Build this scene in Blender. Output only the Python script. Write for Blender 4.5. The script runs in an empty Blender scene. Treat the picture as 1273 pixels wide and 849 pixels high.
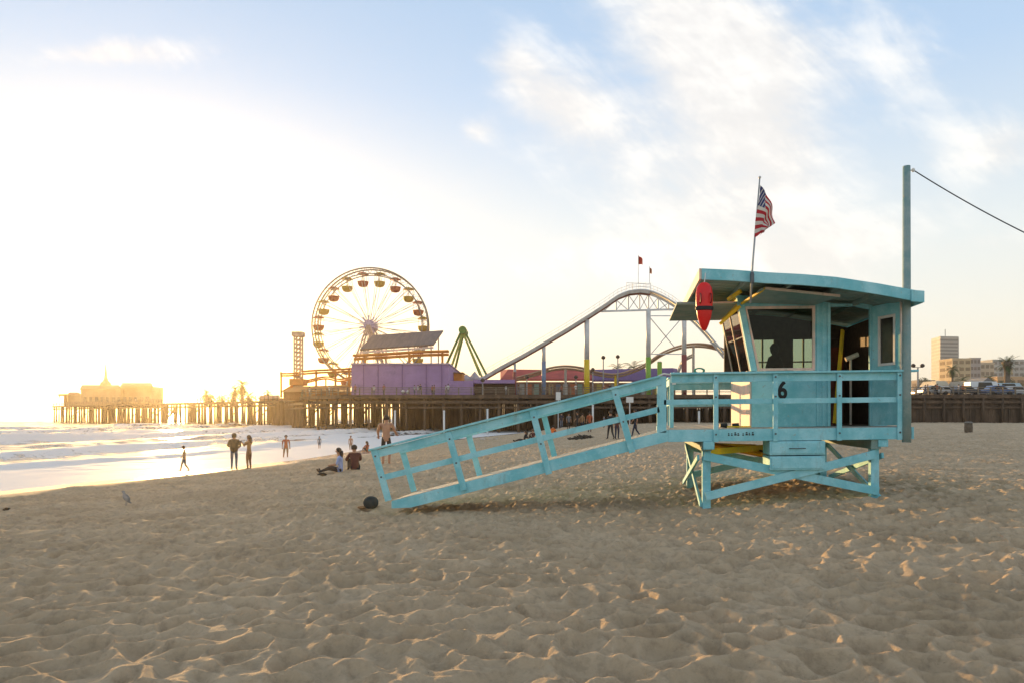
import bpy, bmesh, math, random
import numpy as np
from mathutils import Vector, Matrix
R = math.radians
random.seed(7)
rng = np.random.default_rng(11)
scene = bpy.context.scene
COL = scene.collection

# ------------------------------------------------------------------ camera
EYE = 1.7
FPX = 850.0
cam_d = bpy.data.cameras.new("camera")
cam = bpy.data.objects.new("camera", cam_d); COL.objects.link(cam)
cam.location = (0, 0, EYE); cam.rotation_euler = (R(90), 0, 0)
cam_d.sensor_width = 36.0; cam_d.lens = 36.0*FPX/1273.0
cam_d.shift_y = (514-424.5)/1273.0
cam_d.clip_end = 20000; cam_d.clip_start = 0.05
scene.camera = cam

# ------------------------------------------------------------------ light
SUN_AZ = -26.4      # degrees, to the left of the view direction (+Y)
SUN_EL = 3.9
SUN_STRENGTH = 5.0
SKY_STRENGTH = 0.12
SKY_GAIN = 0.16
HAZE_DENSITY = 0.00023
HAZE_G = 0.80
scene.view_settings.view_transform = 'Standard'
scene.view_settings.look = 'None'
scene.view_settings.gamma = 1.0
scene.view_settings.exposure = 0.66
scene.view_settings.use_curve_mapping = False
scene.cycles.use_denoising = True
try:
    scene.cycles.denoiser = 'OPENIMAGEDENOISE'
    scene.cycles.denoising_input_passes = 'RGB_ALBEDO_NORMAL'
except Exception: pass
scene.cycles.max_bounces = 6
scene.cycles.diffuse_bounces = 3
scene.cycles.volume_bounces = 1
scene.cycles.transparent_max_bounces = 8
scene.cycles.sample_clamp_indirect = 6.0
sd = Vector((math.sin(R(SUN_AZ))*math.cos(R(SUN_EL)), math.cos(R(SUN_AZ))*math.cos(R(SUN_EL)), math.sin(R(SUN_EL))))
sun_d = bpy.data.lights.new("sun", 'SUN'); sun = bpy.data.objects.new("sun", sun_d); COL.objects.link(sun)
sun_d.energy = SUN_STRENGTH; sun_d.angle = R(0.6); sun_d.color = (1.0, 0.60, 0.23)
sun.rotation_euler = (-sd).to_track_quat('-Z', 'Y').to_euler()

class NT:
    """small helper for wiring node trees"""
    def __init__(s, nt): s.nt = nt; s.N = nt.nodes; s.L = nt.links
    def new(s, t, **k):
        n = s.N.new(t)
        for a, b in k.items(): setattr(n, a, b)
        return n
    def put(s, sock, v):
        if isinstance(v, bpy.types.NodeSocket): s.L.new(v, sock)
        elif v is not None:
            try: sock.default_value = v
            except Exception: sock.default_value = tuple(v)+(1.0,)
    def m(s, op, a, b=None, c=None, clamp=False):
        n = s.new('ShaderNodeMath', operation=op); n.use_clamp = clamp
        s.put(n.inputs[0], a); s.put(n.inputs[1], b)
        if c is not None: s.put(n.inputs[2], c)
        return n.outputs[0]
    def vm(s, op, a, b=None):
        n = s.new('ShaderNodeVectorMath', operation=op); s.put(n.inputs[0], a)
        if b is not None: s.put(n.inputs[1], b)
        return n.outputs['Value'] if op in ('DOT_PRODUCT', 'LENGTH', 'DISTANCE') else n.outputs[0]
    def mix(s, f, a, b, mode='MIX'):
        n = s.new('ShaderNodeMix', data_type='RGBA', blend_type=mode); n.clamp_factor = True
        s.put(n.inputs[0], f)
        for i, v in ((6, a), (7, b)):
            if isinstance(v, bpy.types.NodeSocket): s.L.new(v, n.inputs[i])
            else: n.inputs[i].default_value = tuple(v)[:3]+(1.0,)
        return n.outputs[2]
    def ramp(s, f, pts, interp='LINEAR'):
        n = s.new('ShaderNodeValToRGB'); n.color_ramp.interpolation = interp
        e = n.color_ramp.elements
        while len(e) < len(pts): e.new(0.5)
        for i, (p, c) in enumerate(pts):
            e[i].position = p; e[i].color = (c, c, c, 1) if isinstance(c, (int, float)) else tuple(c)+(1,)
        s.put(n.inputs[0], f); return n.outputs[0]
    def noise(s, vec, scale, detail=4, rough=0.55, dist=0.0):
        n = s.new('ShaderNodeTexNoise'); s.put(n.inputs['Vector'], vec)
        n.inputs['Scale'].default_value = scale; n.inputs['Detail'].default_value = detail
        n.inputs['Roughness'].default_value = rough; n.inputs['Distortion'].default_value = dist
        return n.outputs[0]
    def sstep(s, x, a, b):
        n = s.new('ShaderNodeMapRange', interpolation_type='SMOOTHSTEP')
        s.put(n.inputs[0], x); n.inputs[1].default_value = a; n.inputs[2].default_value = b
        return n.outputs[0]
    def comb(s, x, y, z):
        n = s.new('ShaderNodeCombineXYZ'); s.put(n.inputs[0], x); s.put(n.inputs[1], y); s.put(n.inputs[2], z)
        return n.outputs[0]

# ------------------------------------------------------------------ sky
world = bpy.data.worlds.new("World"); scene.world = world; world.use_nodes = True
w = NT(world.node_tree); w.N.clear()
sky = w.new('ShaderNodeTexSky', sky_type='NISHITA')
sky.sun_disc = False; sky.sun_elevation = R(SUN_EL); sky.sun_rotation = R(SUN_AZ)
sky.air_density = 1.0; sky.dust_density = 1.2; sky.ozone_density = 1.0
tc = w.new('ShaderNodeTexCoord'); D = tc.outputs['Generated']
sep = w.new('ShaderNodeSeparateXYZ'); w.L.new(D, sep.inputs[0])
dx, dy, dz = sep.outputs
cosang = w.vm('DOT_PRODUCT', D, tuple(sd))
flatd = w.vm('NORMALIZE', w.vm('MULTIPLY', D, (1.0, 1.0, 2.0))); cosf = w.vm('DOT_PRODUCT', flatd, tuple(sd))
up = w.m('MAXIMUM', dz, 0.0)
# thin high air: pale near the horizon, blue higher up
K = 1.0/SKY_STRENGTH
base = w.ramp(up, [(0.0, (0.93, 0.84, 0.66)), (0.08, (0.90, 0.86, 0.75)), (0.22, (0.78, 0.83, 0.84)), (0.42, (0.47, 0.63, 0.84)), (0.56, (0.38, 0.55, 0.78)), (0.8, (0.42, 0.46, 0.50))])
# warm veil round the sun, wide and low
g1 = w.m('POWER', w.m('MAXIMUM', cosf, 0.0), 7.0)
g2 = w.m('POWER', w.m('MAXIMUM', cosang, 0.0), 60.0)
g3 = w.m('POWER', w.m('MAXIMUM', cosang, 0.0), 900.0)
col = w.mix(w.m('MULTIPLY', g1, 0.34), base, (1.0, 0.96, 0.87))
# high clouds: streaked noise on a flat layer, thicker where the weather has gathered them
inv = w.m('DIVIDE', 1.0, w.m('MAXIMUM', dy, 0.06))
U = w.m('MULTIPLY', dx, inv); V = w.m('MULTIPLY', dz, inv)
def rot(cx, cy, ang, sx, sy):
    a = R(ang); X = w.m('SUBTRACT', U, cx); Y = w.m('SUBTRACT', V, cy)
    p = w.m('ADD', w.m('MULTIPLY', X, math.cos(a)/sx), w.m('MULTIPLY', Y, math.sin(a)/sx))
    q = w.m('ADD', w.m('MULTIPLY', X, -math.sin(a)/sy), w.m('MULTIPLY', Y, math.cos(a)/sy))
    return p, q
def blob(px, py, ang, sx, sy, amp):
    p, q = rot((px-636.5)/FPX, (514-py)/FPX, ang, sx/FPX, sy/FPX)
    r2 = w.m('ADD', w.m('MULTIPLY', p, p), w.m('MULTIPLY', q, q))
    return w.m('MULTIPLY', w.m('EXPONENT', w.m('MULTIPLY', r2, -1.0)), amp)
mask = None
for b in [(150, 66, 0, 125, 24, .95), (850, 60, -50, 200, 95, 1.0), (960, 180, -62, 190, 85, .85), (1000, 60, -20, 150, 60, .6), (690, 125, -25, 75, 45, .9), (640, 70, -45, 40, 35, .5),
          (592, 165, 0, 26, 20, .75), (830, 250, -35, 230, 80, .8), (900, 330, -5, 260, 40, .5), (1130, 60, -70, 130, 60, .45), (1245, 185, 15, 85, 42, 1.0), (1225, 305, 8, 90, 16, .55), (720, 330, 5, 130, 30, .5),
          (1100, 290, 10, 110, 28, .6), (450, 110, 10, 170, 20, .22)]:
    o = blob(*b); mask = o if mask is None else w.m('ADD', mask, o)
p_, q_ = rot(0, 0, -38, 1.0, 0.42)
n1 = w.noise(w.comb(p_, q_, 0.3), 5.0, 9, 0.62, 0.35)
n2 = w.noise(w.comb(U, w.m('MULTIPLY', V, 2.2), 4.0), 9.0, 8, 0.6, 0.2)
nn = w.m('ADD', w.m('MULTIPLY', n1, 0.62), w.m('MULTIPLY', n2, 0.38))
den = w.m('ADD', w.m('MULTIPLY', mask, 0.62), w.m('SUBTRACT', w.m('MULTIPLY', nn, 1.5), 0.86))
cl = w.sstep(den, 0.02, 0.74)
front = w.sstep(dy, 0.0, 0.12)
# elsewhere in the sky a lighter even scatter of the same cloud
n3 = w.noise(w.vm('MULTIPLY', D, (1.2, 1.2, 2.6)), 2.6, 7, 0.6, 0.3)
cl2 = w.m('MULTIPLY', w.sstep(n3, 0.5, 0.75), 0.7)
clf = w.m('ADD', w.m('MULTIPLY', cl, front), w.m('MULTIPLY', cl2, w.m('SUBTRACT', 1.0, front)))
ccol = w.mix(w.sstep(nn, 0.42, 0.62), (0.86, 0.83, 0.80), (1.06, 1.02, 0.96))
col = w.mix(w.m('MULTIPLY', clf, 0.9), col, ccol)
# the rest is the sun's aureole
def addc(c, fac, rgb):
    n = w.new('ShaderNodeVectorMath', operation='SCALE'); n.inputs[0].default_value = rgb; w.put(n.inputs['Scale'], fac)
    return w.vm('ADD', c, n.outputs[0])
g15 = w.m('POWER', w.m('MAXIMUM', cosf, 0.0), 16.0)
lowb = w.m('SUBTRACT', 1.0, w.sstep(up, 0.0, 0.13))
col = w.mix(w.m('MULTIPLY', w.m('MULTIPLY', w.m('POWER', w.m('MAXIMUM', cosang, 0.0), 9.0), lowb), 0.85), col, (1.15, 0.83, 0.30))
col = addc(col, g15, (0.30, 0.25, 0.13)); col = addc(col, g2, (1.1, 0.78, 0.22)); col = addc(col, g3, (7.0, 4.2, 1.1))
sc_ = w.new('ShaderNodeVectorMath', operation='SCALE'); w.L.new(col, sc_.inputs[0]); sc_.inputs['Scale'].default_value = K*0.66
nis = w.new('ShaderNodeVectorMath', operation='SCALE'); w.L.new(sky.outputs[0], nis.inputs[0]); nis.inputs['Scale'].default_value = SKY_GAIN
tot = w.vm('ADD', sc_.outputs[0], nis.outputs[0])
bg = w.new('ShaderNodeBackground'); w.L.new(tot, bg.inputs[0]); bg.inputs[1].default_value = SKY_STRENGTH
wo = w.new('ShaderNodeOutputWorld'); w.L.new(bg.outputs[0], wo.inputs[0])

# ------------------------------------------------------------------ helpers
def WP(px, py, Y):
    """world point that the photograph shows at px, py when it stands Y metres away"""
    return Vector(((px-636.5)/FPX*Y, Y, EYE+(514-py)/FPX*Y))

class MB:
    def __init__(s, T=None): s.v = []; s.f = []; s.mi = []; s.T = T
    def add(s, vs, fs, mi=0):
        b = len(s.v); s.v += [tuple(v) for v in vs]; s.f += [tuple(i+b for i in f) for f in fs]; s.mi += [mi]*len(fs); return s
    def hexa(s, c, mi=0):   # c: 8 corners, bottom ring then top ring
        return s.add(c, [(0, 3, 2, 1), (4, 5, 6, 7), (0, 1, 5, 4), (1, 2, 6, 5), (2, 3, 7, 6), (3, 0, 4, 7)], mi)
    def box(s, x0, x1, y0, y1, z0, z1, mi=0):
        return s.hexa([(x0, y0, z0), (x1, y0, z0), (x1, y1, z0), (x0, y1, z0), (x0, y0, z1), (x1, y0, z1), (x1, y1, z1), (x0, y1, z1)], mi)
    def bar(s, a, b, w_, h_, up_=(0, 0, 1), mi=0):
        a = Vector(a); b = Vector(b); d = (b-a).normalized(); u = Vector(up_)
        r = d.cross(u)
        if r.length < 1e-4: r = d.cross(Vector((0, 1, 0)))
        r.normalize(); u = r.cross(d).normalized(); r *= w_/2; u *= h_/2
        c = []
        for p in (a, b): c += [p-r-u, p+r-u, p+r+u, p-r+u]
        return s.add(c, [(0, 1, 2, 3), (7, 6, 5, 4), (0, 4, 5, 1), (1, 5, 6, 2), (2, 6, 7, 3), (3, 7, 4, 0)], mi)
    def tube(s, pts, r, n=8, mi=0, cap=True):
        pts = [Vector(p) for p in pts]; rs = r if isinstance(r, (list, tuple)) else [r]*len(pts)
        b = len(s.v); prev = None
        for i, p in enumerate(pts):
            d = (pts[min(i+1, len(pts)-1)]-pts[max(i-1, 0)]).normalized()
            if prev is None:
                a = d.cross(Vector((0, 0, 1)))
                if a.length < 0.05: a = d.cross(Vector((0, 1, 0)))
            else: a = prev-d*prev.dot(d)
            a.normalize(); prev = a; c = d.cross(a)
            for k in range(n):
                t = 2*math.pi*k/n; s.v.append(tuple(p+(a*math.cos(t)+c*math.sin(t))*rs[i]))
        for i in range(len(pts)-1):
            for k in range(n):
                s.f.append((b+i*n+k, b+i*n+(k+1) % n, b+(i+1)*n+(k+1) % n, b+(i+1)*n+k)); s.mi.append(mi)
        if cap:
            s.f.append(tuple(b+k for k in reversed(range(n)))); s.mi.append(mi)
            e = b+(len(pts)-1)*n; s.f.append(tuple(e+k for k in range(n))); s.mi.append(mi)
        return s
    def lathe(s, prof, c=(0, 0, 0), n=16, sx=1, sy=1, mi=0):
        b = len(s.v)
        for r, z in prof:
            for k in range(n):
                t = 2*math.pi*k/n; s.v.append((c[0]+r*sx*math.cos(t), c[1]+r*sy*math.sin(t), c[2]+z))
        for i in range(len(prof)-1):
            for k in range(n): s.f.append((b+i*n+k, b+i*n+(k+1) % n, b+(i+1)*n+(k+1) % n, b+(i+1)*n+k)); s.mi.append(mi)
        s.f.append(tuple(b+k for k in reversed(range(n)))); s.mi.append(mi)
        e = b+(len(prof)-1)*n; s.f.append(tuple(e+k for k in range(n))); s.mi.append(mi)
        return s
    def prism(s, poly, d, mi=0):   # poly: 3-D points in order, d: extrusion vector
        n = len(poly); d = Vector(d); vs = [Vector(p) for p in poly]; vs += [p+d for p in vs]
        return s.add(vs, [tuple(reversed(range(n))), tuple(range(n, 2*n))]+[(i, (i+1) % n, n+(i+1) % n, n+i) for i in range(n)], mi)
    def build(s, name, mat, parent=None, smooth=False, bevel=0.0):
        vs = s.v
        if s.T: vs = [s.T(*v) for v in vs]
        o = Vector((0, 0, 0)); p = parent
        while p is not None: o += Vector(p.location); p = p.parent
        vs = [(v[0]-o.x, v[1]-o.y, v[2]-o.z) for v in vs]
        me = bpy.data.meshes.new(name); me.from_pydata(vs, [], s.f)
        mats = mat if isinstance(mat, (list, tuple)) else [mat]
        for m_ in mats: me.materials.append(m_)
        if len(mats) > 1: me.polygons.foreach_set('material_index', s.mi)
        bm = bmesh.new(); bm.from_mesh(me); bmesh.ops.recalc_face_normals(bm, faces=bm.faces); bm.to_mesh(me); bm.free()
        if smooth: me.polygons.foreach_set('use_smooth', [True]*len(me.polygons))
        ob = bpy.data.objects.new(name, me); COL.objects.link(ob)
        if parent is not None: ob.parent = parent
        if bevel:
            md = ob.modifiers.new('edge', 'BEVEL'); md.width = bevel; md.segments = 2; md.limit_method = 'ANGLE'
        return ob

def tag(o, label=None, cat=None, group=None, kind=None):
    if label: o['label'] = label
    if cat: o['category'] = cat
    if group: o['group'] = group
    if kind: o['kind'] = kind
    return o
def thing(name, label, cat, loc=(0, 0, 0), group=None):
    o = bpy.data.objects.new(name, None); COL.objects.link(o); o.location = loc; o.empty_display_size = 0.2
    return tag(o, label, cat, group)
def copy_tree(o, parent=None):
    c = o.copy(); COL.objects.link(c)
    if parent is not None: c.parent = parent
    for ch in list(o.children): copy_tree(ch, c)
    return c

# ------------------------------------------------------------------ materials
def mat(name, rgb, rough=0.6, var=0.12, scale=6.0, bump=0.0, bscale=60.0, metal=0.0, spec=0.4, dirt=None, dirt_amt=0.0, dscale=3.0, stretch=None):
    m_ = bpy.data.materials.new(name); m_.use_nodes = True; t = NT(m_.node_tree); b = t.N['Principled BSDF']
    c = t.new('ShaderNodeTexCoord').outputs['Object']
    if stretch: c = t.vm('MULTIPLY', c, stretch)
    n = t.noise(c, scale, 6, 0.6)
    lo = tuple(x*(1-var) for x in rgb); hi = tuple(min(1, x*(1+var)) for x in rgb)
    colr = t.mix(t.sstep(n, 0.3, 0.7), lo, hi)
    if dirt:
        d = t.noise(c, dscale, 9, 0.68, 0.5)
        colr = t.mix(t.m('MULTIPLY', t.sstep(d, 0.52, 0.66), dirt_amt), colr, dirt)
    t.L.new(colr, b.inputs['Base Color'])
    b.inputs['Roughness'].default_value = rough; b.inputs['Metallic'].default_value = metal
    b.inputs['Specular IOR Level'].default_value = spec
    if bump:
        bn = t.new('ShaderNodeBump'); bn.inputs['Strength'].default_value = bump; bn.inputs['Distance'].default_value = 0.01
        t.L.new(t.noise(c, bscale, 5, 0.6), bn.inputs['Height']); t.L.new(bn.outputs[0], b.inputs['Normal'])
    return m_

def paint_mat(name, rgb, wood=(0.34, 0.27, 0.19), wear=0.5):
    """old weathered paint on timber: faded in streaks, chipped to the wood, grimy, with grain and nail spots"""
    m_ = bpy.data.materials.new(name); m_.use_nodes = True; t = NT(m_.node_tree); b = t.N['Principled BSDF']
    c = t.new('ShaderNodeTexCoord').outputs['Object']
    big = t.noise(c, 1.7, 5, 0.6); grain = t.noise(t.vm('MULTIPLY', c, (3, 40, 40)), 3.0, 6, 0.65)
    mid = t.noise(c, 9.0, 8, 0.7, 0.3)
    lo = (rgb[0]*0.78, rgb[1]*0.84, rgb[2]*0.84); hi = (min(1, rgb[0]*1.5+0.02), min(1, rgb[1]*1.12), min(1, rgb[2]*1.08))
    cc = t.mix(t.sstep(big, 0.33, 0.68), lo, hi)
    cc = t.mix(t.m('MULTIPLY', t.sstep(grain, 0.45, 0.75), 0.35), cc, (rgb[0]*0.6, rgb[1]*0.68, rgb[2]*0.68))
    cc = t.mix(t.m('MULTIPLY', t.sstep(mid, 0.52, 0.68), 0.5), cc, (rgb[0]*1.3+0.10, rgb[1]+0.10, rgb[2]+0.08))
    chips = t.noise(c, 13.0, 9, 0.75, 0.6)
    cc = t.mix(t.m('MULTIPLY', t.sstep(chips, 0.615, 0.64), wear), cc, wood)
    grime = t.noise(t.vm('MULTIPLY', c, (1, 1, 0.35)), 3.1, 7, 0.7)
    cc = t.mix(t.m('MULTIPLY', t.sstep(grime, 0.55, 0.75), 0.5), cc, (0.16, 0.17, 0.13))
    t.L.new(cc, b.inputs['Base Color']); b.inputs['Roughness'].default_value = 0.62; b.inputs['Specular IOR Level'].default_value = 0.3
    bn = t.new('ShaderNodeBump'); bn.inputs['Strength'].default_value = 0.35; bn.inputs['Distance'].default_value = 0.004
    t.L.new(grain, bn.inputs['Height']); t.L.new(bn.outputs[0], b.inputs['Normal'])
    return m_

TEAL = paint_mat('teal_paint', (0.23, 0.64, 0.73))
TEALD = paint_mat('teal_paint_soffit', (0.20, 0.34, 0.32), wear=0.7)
CREAM = paint_mat('cream_trim_and_sun', (0.62, 0.58, 0.50), wear=0.4)  # pale trim, and the sunlit colour of ocean-facing faces
PLANK = mat('weathered_decking', (0.44, 0.41, 0.36), 0.8, 0.25, 8, 0.5, 90, dirt=(0.12, 0.28, 0.30), dirt_amt=0.5, stretch=(1, 1, 1))
YEL = paint_mat('yellow_paint_and_sun', (0.80, 0.55, 0.03), wear=0.3)  # yellow parts, and the sunlit tone of the under-deck braces
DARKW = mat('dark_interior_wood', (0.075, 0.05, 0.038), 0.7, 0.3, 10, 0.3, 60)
REDW = mat('red_brown_door', (0.16, 0.035, 0.02), 0.5, 0.3, 7)
BLACK = mat('black_rubber', (0.015, 0.015, 0.016), 0.6, 0.3)
BOLT = mat('steel_bolt', (0.10, 0.11, 0.12), 0.4, 0.2, metal=0.7)
SOFTRED = mat('red_plastic', (0.72, 0.012, 0.01), 0.32, 0.08, bump=0.05)
WHITE = mat('white_paint', (0.72, 0.71, 0.68), 0.5, 0.08)
GALV = mat('galvanised_steel', (0.36, 0.38, 0.38), 0.45, 0.15, metal=0.5)
PIERW = mat('pier_timber', (0.105, 0.066, 0.040), 0.8, 0.45, 0.9, 0.4, 8, dirt=(0.05, 0.035, 0.025), dirt_amt=0.6, dscale=0.5, stretch=(1, 1, .3))
PIERD = mat('pier_deck_timber', (0.14, 0.10, 0.07), 0.85, 0.4, 0.7)
STEELW = mat('white_painted_steel', (0.66, 0.66, 0.65), 0.45, 0.12, 1.0)
GLASS = bpy.data.materials.new('window_glass'); GLASS.use_nodes = True
_t = NT(GLASS.node_tree); _t.N.clear()
_g = _t.new('ShaderNodeBsdfGlossy'); _g.inputs['Roughness'].default_value = 0.03
_tr = _t.new('ShaderNodeBsdfTransparent'); _tr.inputs[0].default_value = (0.50, 0.58, 0.50, 1)
_fr = _t.new('ShaderNodeFresnel'); _fr.inputs[0].default_value = 1.28
_mx = _t.new('ShaderNodeMixShader'); _t.L.new(_fr.outputs[0], _mx.inputs[0]); _t.L.new(_tr.outputs[0], _mx.inputs[1]); _t.L.new(_g.outputs[0], _mx.inputs[2])
_o = _t.new('ShaderNodeOutputMaterial'); _t.L.new(_mx.outputs[0], _o.inputs[0])

# ------------------------------------------------------------------ ground
SHX = np.array([-60, 0, 14, 26, 32, 44, 63, 85, 110, 200, 700, 6000.])
SHV = np.array([-40, -27, -23, -19.6, -17.5, -13.8, -11.5, -5, 3, 10, 60, 600.])
WATER_Z = -1.25
def shore_x(Y): return np.interp(Y, SHX, SHV)
def sm(x, a, b):
    t = np.clip((x-a)/(b-a), 0, 1); return t*t*(3-2*t)
def base_h(X, Y):
    s = (X-shore_x(Y))*0.93
    t_ = np.clip(s/22.0, 0, 1); land = WATER_Z+1.25*t_*(1.55-0.55*t_)
    land = np.minimum(land, 0.0)
    z = np.where(s < 0, WATER_Z+0.09*np.maximum(s, -60), land)
    z = z+0.20*sm(X, 3, 8)+0.12*sm(Y, 40, 100)*sm(X, -2, 12)
    z = z+0.06*np.sin(X*0.31+1.0+0.05*Y)*np.cos(Y*0.23)*sm(s, 6, 16)
    return z
def hashes(ix, iy, k):
    h = (ix.astype(np.int64)*374761393+iy.astype(np.int64)*668265263+k*982451653) & 0x7fffffff
    h = ((h ^ (h >> 13))*1274126177) & 0x7fffffff; h = h ^ (h >> 16)
    return (h % 100003)/100003.0
def vnoise(X, Y, k=0):
    ix = np.floor(X); iy = np.floor(Y); fx = X-ix; fy = Y-iy; fx = fx*fx*(3-2*fx); fy = fy*fy*(3-2*fy)
    a = hashes(ix, iy, k); b = hashes(ix+1, iy, k); c = hashes(ix, iy+1, k); d = hashes(ix+1, iy+1, k)
    return (a*(1-fx)+b*fx)*(1-fy)+(c*(1-fx)+d*fx)*fy
def scallops(X, Y, cell, k):
    """trodden sand: bowls that meet in narrow crests"""
    u = X/cell; v = Y/cell; iu = np.floor(u); iv = np.floor(v); best = np.full(u.shape, 9.0); sec = best.copy(); amp = np.ones(u.shape)
    for a in (-1, 0, 1):
        for b in (-1, 0, 1):
            cx = iu+a; cy = iv+b
            px = cx+0.02+0.96*hashes(cx, cy, k); py = cy+0.02+0.96*hashes(cx, cy, k+1)
            st = 0.75+0.6*hashes(cx, cy, k+2); th = hashes(cx, cy, k+4)*3.14
            ddx = u-px; ddy = v-py; ct = np.cos(th); sn = np.sin(th)
            e1 = (ddx*ct+ddy*sn)*0.85; e2 = (-ddx*sn+ddy*ct)*1.15
            d = (e1*e1+e2*e2)/st
            nb = d < best
            sec = np.where(nb, best, np.minimum(sec, d)); amp = np.where(nb, 0.35+1.1*hashes(cx, cy, k+3), amp); best = np.minimum(best, d)
    return best, amp, np.sqrt(sec)-np.sqrt(best)
def sand_detail(X, Y):
    wx = X+0.12*(vnoise(X*2.3, Y*2.3, 5)-0.5)+0.05*(vnoise(X*7, Y*7, 8)-0.5); wy = Y+0.12*(vnoise(X*2.3, Y*2.3, 6)-0.5)+0.05*(vnoise(X*7, Y*7, 9)-0.5)
    def turn(a): return wx*math.cos(a)+wy*math.sin(a), -wx*math.sin(a)+wy*math.cos(a)
    ua, va = turn(0.6); ub, vb = turn(2.1); uc, vc = turn(1.2)
    b1, a1, e1 = scallops(ua*0.9, va, 0.30, 20); b3, a3, e3 = scallops(ub+9.1, vb*0.9, 0.46, 60); b2, a2, e2 = scallops(uc+3.3, vc+1.7, 0.14, 40)
    q1 = np.sqrt(e1*e1+0.010)-0.10; q2 = np.sqrt(e2*e2+0.006)-0.077; q3 = np.sqrt(e3*e3+0.010)-0.10
    mx = sm(vnoise(X*0.55+7, Y*0.55, 71)+0.3*(vnoise(X*2, Y*2, 72)-.5), 0.3, 0.7)
    h1 = -0.135*(0.45+0.55*a1)*(1-np.exp(-(q1/0.34)**1.1)); h3 = -0.195*(0.5+0.5*a3)*(1-np.exp(-(q3/0.42)**1.2))
    h = h1*(1-0.55*mx)+h3*(0.25+0.55*mx)-0.014*a2*(1-np.exp(-q2/0.4))*(0.4+mx)
    h = h+0.05*(vnoise(X*0.8, Y*0.8, 1)-0.5)+0.010*(vnoise(X*4.1, Y*4.1, 2)-0.5)+0.012*(vnoise(X*13, Y*13, 3)-0.5)*(0.3+vnoise(X*1.3, Y*1.3, 33))+0.006*(vnoise(X*29, Y*29, 4)-0.5)
    return h+0.045
def trod(X, Y):
    s = (X-shore_x(Y))*0.93
    return sm(s+1.6*(vnoise(X*.3, Y*.3, 77)-.5), 5.0, 8.0)*(1+0.25*sm(Y, 10, 25))
def ground(X, Y):
    X = np.atleast_1d(np.asarray(X, float)); Y = np.atleast_1d(np.asarray(Y, float))
    return float((base_h(X, Y))[0])
def on_ground(px, py):
    """the spot of sand seen at px, py"""
    Y = 3.0
    while Y < 300:
        p = WP(px, py, Y)
        if p.z <= ground(p.x, p.y): return p
        Y *= 1.004
    return WP(px, py, 300)
def spaced(lo, hi, c0, step, growth):
    out = [c0]; st = step
    while out[-1] < hi: out.append(out[-1]+st); st = max(step, growth*abs(out[-1]))
    neg = [c0]; st = step
    while neg[-1] > lo: neg.append(neg[-1]-st); st = max(step, growth*abs(neg[-1]))
    return np.array(neg[::-1][:-1]+out)
def grid_mesh(name, xs, ys, Z, m_, attrs=None):
    nx, ny = len(xs), len(ys); X, Y = np.meshgrid(xs, ys)
    co = np.stack([X, Y, Z], -1).reshape(-1, 3).astype(np.float32)
    i = np.arange(nx*ny).reshape(ny, nx); q = np.stack([i[:-1, :-1], i[:-1, 1:], i[1:, 1:], i[1:, :-1]], -1).reshape(-1, 4).astype(np.int32)
    me = bpy.data.meshes.new(name); me.vertices.add(len(co)); me.vertices.foreach_set('co', co.ravel())
    me.loops.add(q.size); me.loops.foreach_set('vertex_index', q.ravel())
    me.polygons.add(len(q)); me.polygons.foreach_set('loop_start', np.arange(0, q.size, 4, dtype=np.int32))
    me.polygons.foreach_set('use_smooth', np.ones(len(q), bool)); me.update(calc_edges=True)
    for k, a in (attrs or {}).items():
        at = me.attributes.new(k, 'FLOAT', 'POINT'); at.data.foreach_set('value', a.astype(np.float32).ravel())
    me.materials.append(m_); o = bpy.data.objects.new(name, me); COL.objects.link(o); return o

# sand material
SAND = bpy.data.materials.new('beach_sand'); SAND.use_nodes = True
t = NT(SAND.node_tree); b = t.N['Principled BSDF']
c = t.new('ShaderNodeTexCoord').outputs['Object']
n = t.noise(c, 0.6, 6, 0.6); n2 = t.noise(c, 9, 6, 0.7); n3 = t.noise(c, 420, 3, 0.7)
cc = t.mix(t.sstep(n, 0.3, 0.7), (0.49, 0.365, 0.23), (0.61, 0.465, 0.305))
cc = t.mix(t.m('MULTIPLY', t.sstep(n2, 0.42, 0.72), 0.55), cc, (0.28, 0.205, 0.135))
cc = t.mix(t.m('MULTIPLY', t.sstep(n3, 0.5, 0.8), 0.5), cc, (0.50, 0.42, 0.32))
cc = t.mix(t.m('MULTIPLY', t.sstep(t.noise(c, 38, 4, 0.7), 0.68, 0.74), 0.75), cc, (0.07, 0.055, 0.04))
wet = t.new('ShaderNodeAttribute'); wet.attribute_name = 'wet'
cc = t.mix(wet.outputs['Fac'], cc, (0.24, 0.165, 0.12))
t.L.new(cc, b.inputs['Base Color'])
t.L.new(t.m('SUBTRACT', 0.95, t.m('MULTIPLY', wet.outputs['Fac'], 0.72)), b.inputs['Roughness'])
b.inputs['Specular IOR Level'].default_value = 0.35
bn = t.new('ShaderNodeBump'); bn.inputs['Strength'].default_value = 0.9; bn.inputs['Distance'].default_value = 0.016
dryf = t.m('SUBTRACT', 1.0, wet.outputs['Fac'])
hh = t.m('ADD', t.m('MULTIPLY', n3, 0.35), t.m('MULTIPLY', t.noise(c, 70, 5, 0.7), 1.0))
t.L.new(t.m('MULTIPLY', hh, dryf), bn.inputs['Height'])
bn2 = t.new('ShaderNodeBump'); bn2.inputs['Strength'].default_value = 0.55; bn2.inputs['Distance'].default_value = 0.12
far_h = t.noise(c, 2.3, 4, 0.6); t.L.new(t.m('MULTIPLY', far_h, dryf), bn2.inputs['Height']); t.L.new(bn.outputs[0], bn2.inputs['Normal'])
t.L.new(bn2.outputs[0], b.inputs['Normal'])

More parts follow.
